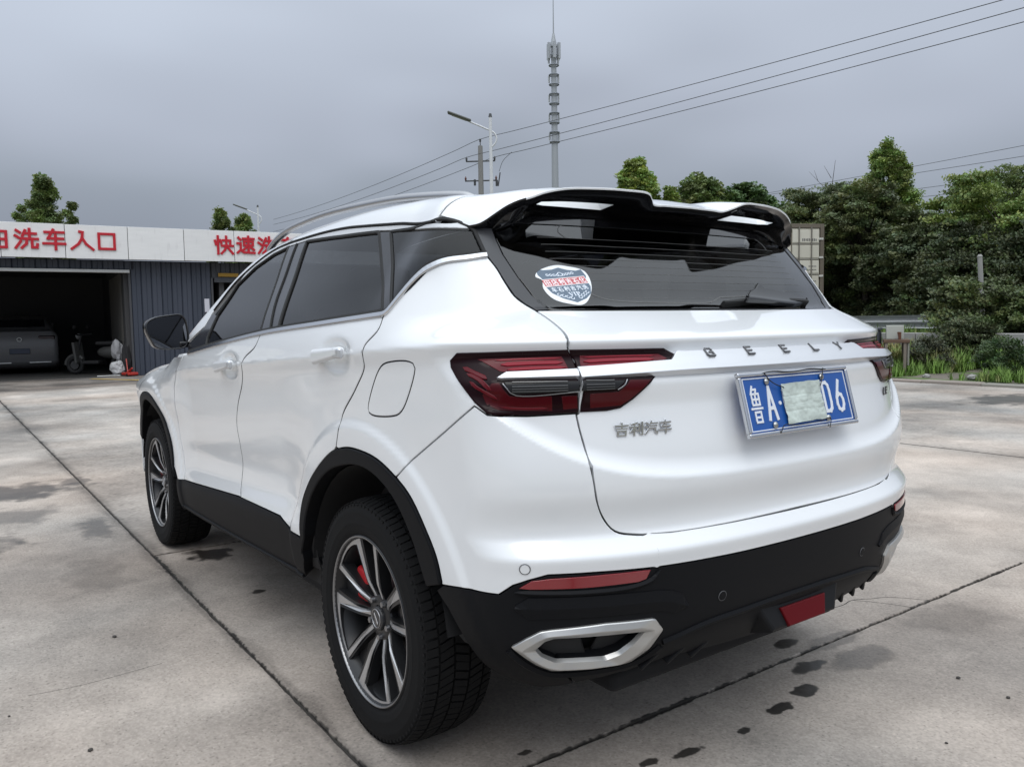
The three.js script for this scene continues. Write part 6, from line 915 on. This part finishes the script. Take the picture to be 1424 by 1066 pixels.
  part('corner_post', [box(.14, Hh, .14, -W / 2 + .07, Hh / 2, -.07, .012), box(.14, Hh, .14, W / 2 - .07, Hh / 2, -.07, .012)], fr, K); part('header', box(W - .28, .14, .12, 0, Hh - .07, -.07, .01), fr, K); part('sill', box(W - .28, .14, .12, 0, .07, -.07, .01), fr, K);
  for (const s of [-1, 1]) {
    const d = part('door', box(1.04, Hh - .3, .04, s * .535, Hh / 2, -.06, .006), wht[s < 0 ? 0 : 1], K);
    for (let i = 0; i < 5; i++) part('door_panel', box(1.0, .43, .03, s * .535, .40 + i * .52, -.035, .012), wht[(i + (s < 0 ? 1 : 0)) % 2], d);
    for (let i = 0; i < 4; i++) part('door_rib', box(1.02, .03, .022, s * .535, .66 + i * .52, -.028, .005), rod, d);
    for (const x of [.27, .74]) part('locking_rod', cyl(.024, .024, [s * x, .1, .0], [s * x, Hh - .1, .0], 10), rod, d);
    for (let i = 0; i < 4; i++) part('hinge', box(.16, .07, .04, s * 1.1, .5 + i * .63, -.0, .008), mat(.6, .59, .55, .5), d);
    const marks = []; for (const [y, n, w, h] of s > 0 ? [[2.36, 9, .05, .1], [1.46, 5, .05, .05], [1.34, 5, .05, .05], [.95, 2, .05, .05], [.72, 5, .05, .05], [.6, 5, .05, .05]] : [[2.36, 4, .06, .1], [1.9, 3, .05, .05]]) for (let i = 0; i < n; i++) marks.push(box(w * .7, h * (i % 3 ? .9 : .7), .004, s * .535 + .38 - i * w * 1.25, y, -.017)); part('stencil_mark', marks, mat(.12, .12, .12, .8), d).userData.kind = 'stuff';
  }
  part('gasket', box(.025, Hh - .3, .02, 0, Hh / 2, -.035), fr, K);
  for (const s of [-1, 1]) { const pos = [], idx = [], n = 96; for (let i = 0; i <= n; i++) { const z = -.14 - i / n * 11.7, ph = i % 4 < 2 ? 0 : .035; pos.push(s * (W / 2 - .02 - ph), .14, z, s * (W / 2 - .02 - ph), Hh - .14, z); if (i) idx.push(i * 2 - 2, i * 2, i * 2 - 1, i * 2, i * 2 + 1, i * 2 - 1); } const g = new THREE.BufferGeometry(); g.setAttribute('position', new THREE.Float32BufferAttribute(pos, 3)); g.setIndex(idx); const f = g.toNonIndexed(); f.computeVertexNormals(); part('side_wall', f, wht[0], K); part('side_rail', [box(.1, .14, 11.8, s * (W / 2 - .05), Hh - .07, -5.99), box(.1, .14, 11.8, s * (W / 2 - .05), .07, -5.99)], fr, K); }
  part('container_roof', box(W - .2, .04, 11.8, 0, Hh - .05, -5.99), wht[1], K); part('container_floor', box(W - .2, .04, 11.8, 0, .12, -5.99), fr, K); part('front_wall', box(W - .1, Hh - .1, .05, 0, Hh / 2, -11.9), wht[0], K);
  const TR = thing('flatbed_trailer', 'dark flatbed trailer carrying the white container', 'trailer', [cx, .1, cz], Math.atan2(n0[0], n0[1])); part('chassis', [box(.16, .32, 11.8, -.5, 1.15, -6), box(.16, .32, 11.8, .5, 1.15, -6), box(2.4, .1, .2, 0, 1.28, -.3), box(2.4, .1, .2, 0, 1.28, -4), box(2.4, .1, .2, 0, 1.28, -8)], mat(.03, .03, .032, .7), TR); for (const z of [-1.3, -2.6]) for (const s of [-1, 1]) part('wheel', new THREE.TorusGeometry(.36, .15, 12, 28).rotateY(Math.PI / 2).scale(1.1, 1, 1).translate(s * .95, .5, z), RUBBER, TR);
}
{ // poles, lamps, wires, mast
  const white = mat(.68, .69, .7, .4), conc = mat(.24, .235, .225, .9), dark = mat(.06, .062, .066, .6), cer = mat(.12, .05, .04, .3);
  const up = thing('utility_pole', 'grey concrete utility pole with two steel crossarms beside the street lamp', 'pole', [20.55, 0, -30.34]);
  part('shaft', cyl(.19, .115, [0, 0, 0], [0, 9.75, 0], 16), conc, up); const ax = .775, az = .63;
  for (const [y, l] of [[9.02, .72], [8.08, .78]]) { const c = part('crossarm', cyl(.035, .035, [-ax * l, y, -az * l], [ax * l, y, az * l], 6), dark, up); for (const s of [-1, 1]) part('insulator', new THREE.LatheGeometry([[.02, 0], [.05, .03], [.035, .06], [.06, .1], [.04, .14], [.02, .2]].map(p => new THREE.Vector2(...p)), 12).translate(s * ax * (l - .03), y + .02, s * az * (l - .03)), y > 9 ? dark : cer, c); }
  part('top_pin', [cyl(.025, .02, [0, 9.7, 0], [0, 10.0, 0], 8), cyl(.05, .05, [0, 9.95, 0], [0, 10.08, 0], 10)], dark, up);
  part('switch_gear', [box(.1, .3, .1, ax * .78, 7.95, az * .78, .02), box(.09, .24, .09, ax * .5, 8.35, az * .5, .02), box(.09, .3, .09, -ax * .3, 8.0, -az * .3, .02), cyl(.03, .03, [ax * .95, 8.45, az * .95], [ax * .85, 7.8, az * .85], 6)], dark, up);
  part('drop_wire', tube([[ax * .9, 8.5, az * .9], [ax * 1.1, 9.0, az * 1.1], [ax * 1.3, 9.35, az * 1.3 + .4]], .012, 16, 5), dark, up);
  const lampPost = (label, pos, hgt, dir, s) => {
    const L = thing('street_lamp', label, 'street lamp', pos, 0, undefined), [dx, dz] = dir; part('post', cyl(.1, .06, [0, 0, 0], [0, hgt - .12, 0], 14), white, L); part('finial', cyl(.075, .05, [0, hgt - .14, 0], [0, hgt, 0], 12), dark, L);
    const P = (t, y) => [dx * t, y, dz * t];
    part('arm', tube([P(0, hgt - 1.35), P(-.16, hgt - 1.2), P(-.24, hgt - 1.0), P(-.16, hgt - .78), P(.25, hgt - .56), P(.85, hgt - .3)], .034, 40, 8), white, L);
    const h = new RoundedBoxGeometry(1.0, .09, .3, 3, .04); h.rotateZ(.36); h.rotateY(Math.atan2(-dz, dx)); const c = P(1.25, hgt - .1); h.translate(...c); part('lamp_head', h, mat(.09, .095, .08, .5), L); const gl = box(.62, .012, .22, 0, -.05, 0); gl.rotateZ(.36); gl.rotateY(Math.atan2(-dz, dx)); gl.translate(...c); part('lens', gl, mat(.14, .15, .09, .3), L);
    return L;
  };
  lampPost('white street lamp with curved arm standing in front of the utility pole', [17.05, 0, -24.3], 9.55, [-.82, -.57]);
  lampPost('small far white street lamp behind the wash building', [17.36, 0, -53.9], 9.6, [-.8, -.58]);
  const wire = (a, b, c, lab, grp) => { const pts = []; const seg = (p, q, sag) => { for (let i = 0; i < 14; i++) { const t = i / 14; pts.push([mix(p[0], q[0], t), mix(p[1], q[1], t) - sag * 4 * t * (1 - t), mix(p[2], q[2], t)]); } }; seg(a, b, .12); if (c) { seg(b, c, .3); pts.push(c); } else pts.push(b); tag(part('power_line', tube(pts, .0135, 90, 5), dark, scene), lab, 'power line', grp); };
  const ext = (p, q, k) => p.map((v, i) => v + (v - q[i]) * k);
  [[[24.36, 10.44, -7.64], [20.57, 10.08, -30.36], [21.74, 9.88, -63.17], 'uppermost of the three power lines rising across the sky to the right'], [[24.34, 10.05, -7.61], [20.02, 9.22, -30.72], [21.71, 9.47, -63.15], 'middle one of the three power lines rising across the sky to the right'], [[24.31, 9.64, -7.59], [21.1, 9.2, -29.95], [21.68, 8.88, -63.12], 'lowest of the three power lines rising across the sky to the right']].forEach(([a, b, c, l]) => wire(ext(a, b, .35), b, c, l));
  [[[42.51, 9.5, -15.05], [44.05, 9.52, -31.2], 'top wire of the far power lines behind the trees'], [[41.92, 8.88, -15.41], [45.26, 9.59, -30.35], 'second wire of the far power lines behind the trees'], [[42.43, 8.08, -14.98], [44.63, 8.56, -25.77], 'third wire of the far power lines behind the trees'], [[42.39, 7.55, -14.95], [44.6, 8.12, -25.75], 'lowest wire of the far power lines behind the trees']].forEach(([a, b, l]) => wire(ext(a, b, .5), ext(b, a, .6), null, l));
  const steel = mat(.36, .38, .4, .5, .2), T = thing('telecom_mast', 'tall grey telecom mast with aerials and a long thin spike', 'mast', [68.8, 0, -84.7]);
  part('pole', cyl(.62, .34, [0, 0, 0], [.4, 38.2, -.5], 16), steel, T); part('spike', cyl(.09, .02, [.4, 39.5, -.5], [.5, 49.5, -.6], 8), steel, T);
  for (let i = 0; i < 10; i++) { const y = 25.5 + i * 1.28; part('platform_ring', new THREE.TorusGeometry(.62, .11, 6, 20).rotateX(Math.PI / 2).translate(.4 * y / 38, y, -.5 * y / 38), mat(.22, .24, .27, .6), T); if (i % 2) part('aerial', [box(.22, .9, .16, .4 + .68, y - .5, -.4), box(.22, .9, .16, .4 - .55, y - .55, -.9)], mat(.5, .52, .54, .5), T); }
  part('aerial_head', [0, 1, 2, 3, 4, 5].map(k => box(.34, 2.1, .3, .4 + .78 * Math.cos(k * 1.047), 37.6, -.5 + .78 * Math.sin(k * 1.047))), mat(.42, .44, .47, .5), T).userData.kind = 'stuff'; part('cap', cyl(.5, .12, [.4, 38.2, -.5], [.4, 40, -.5], 12), steel, T);
}

renderer.render(scene, camera);
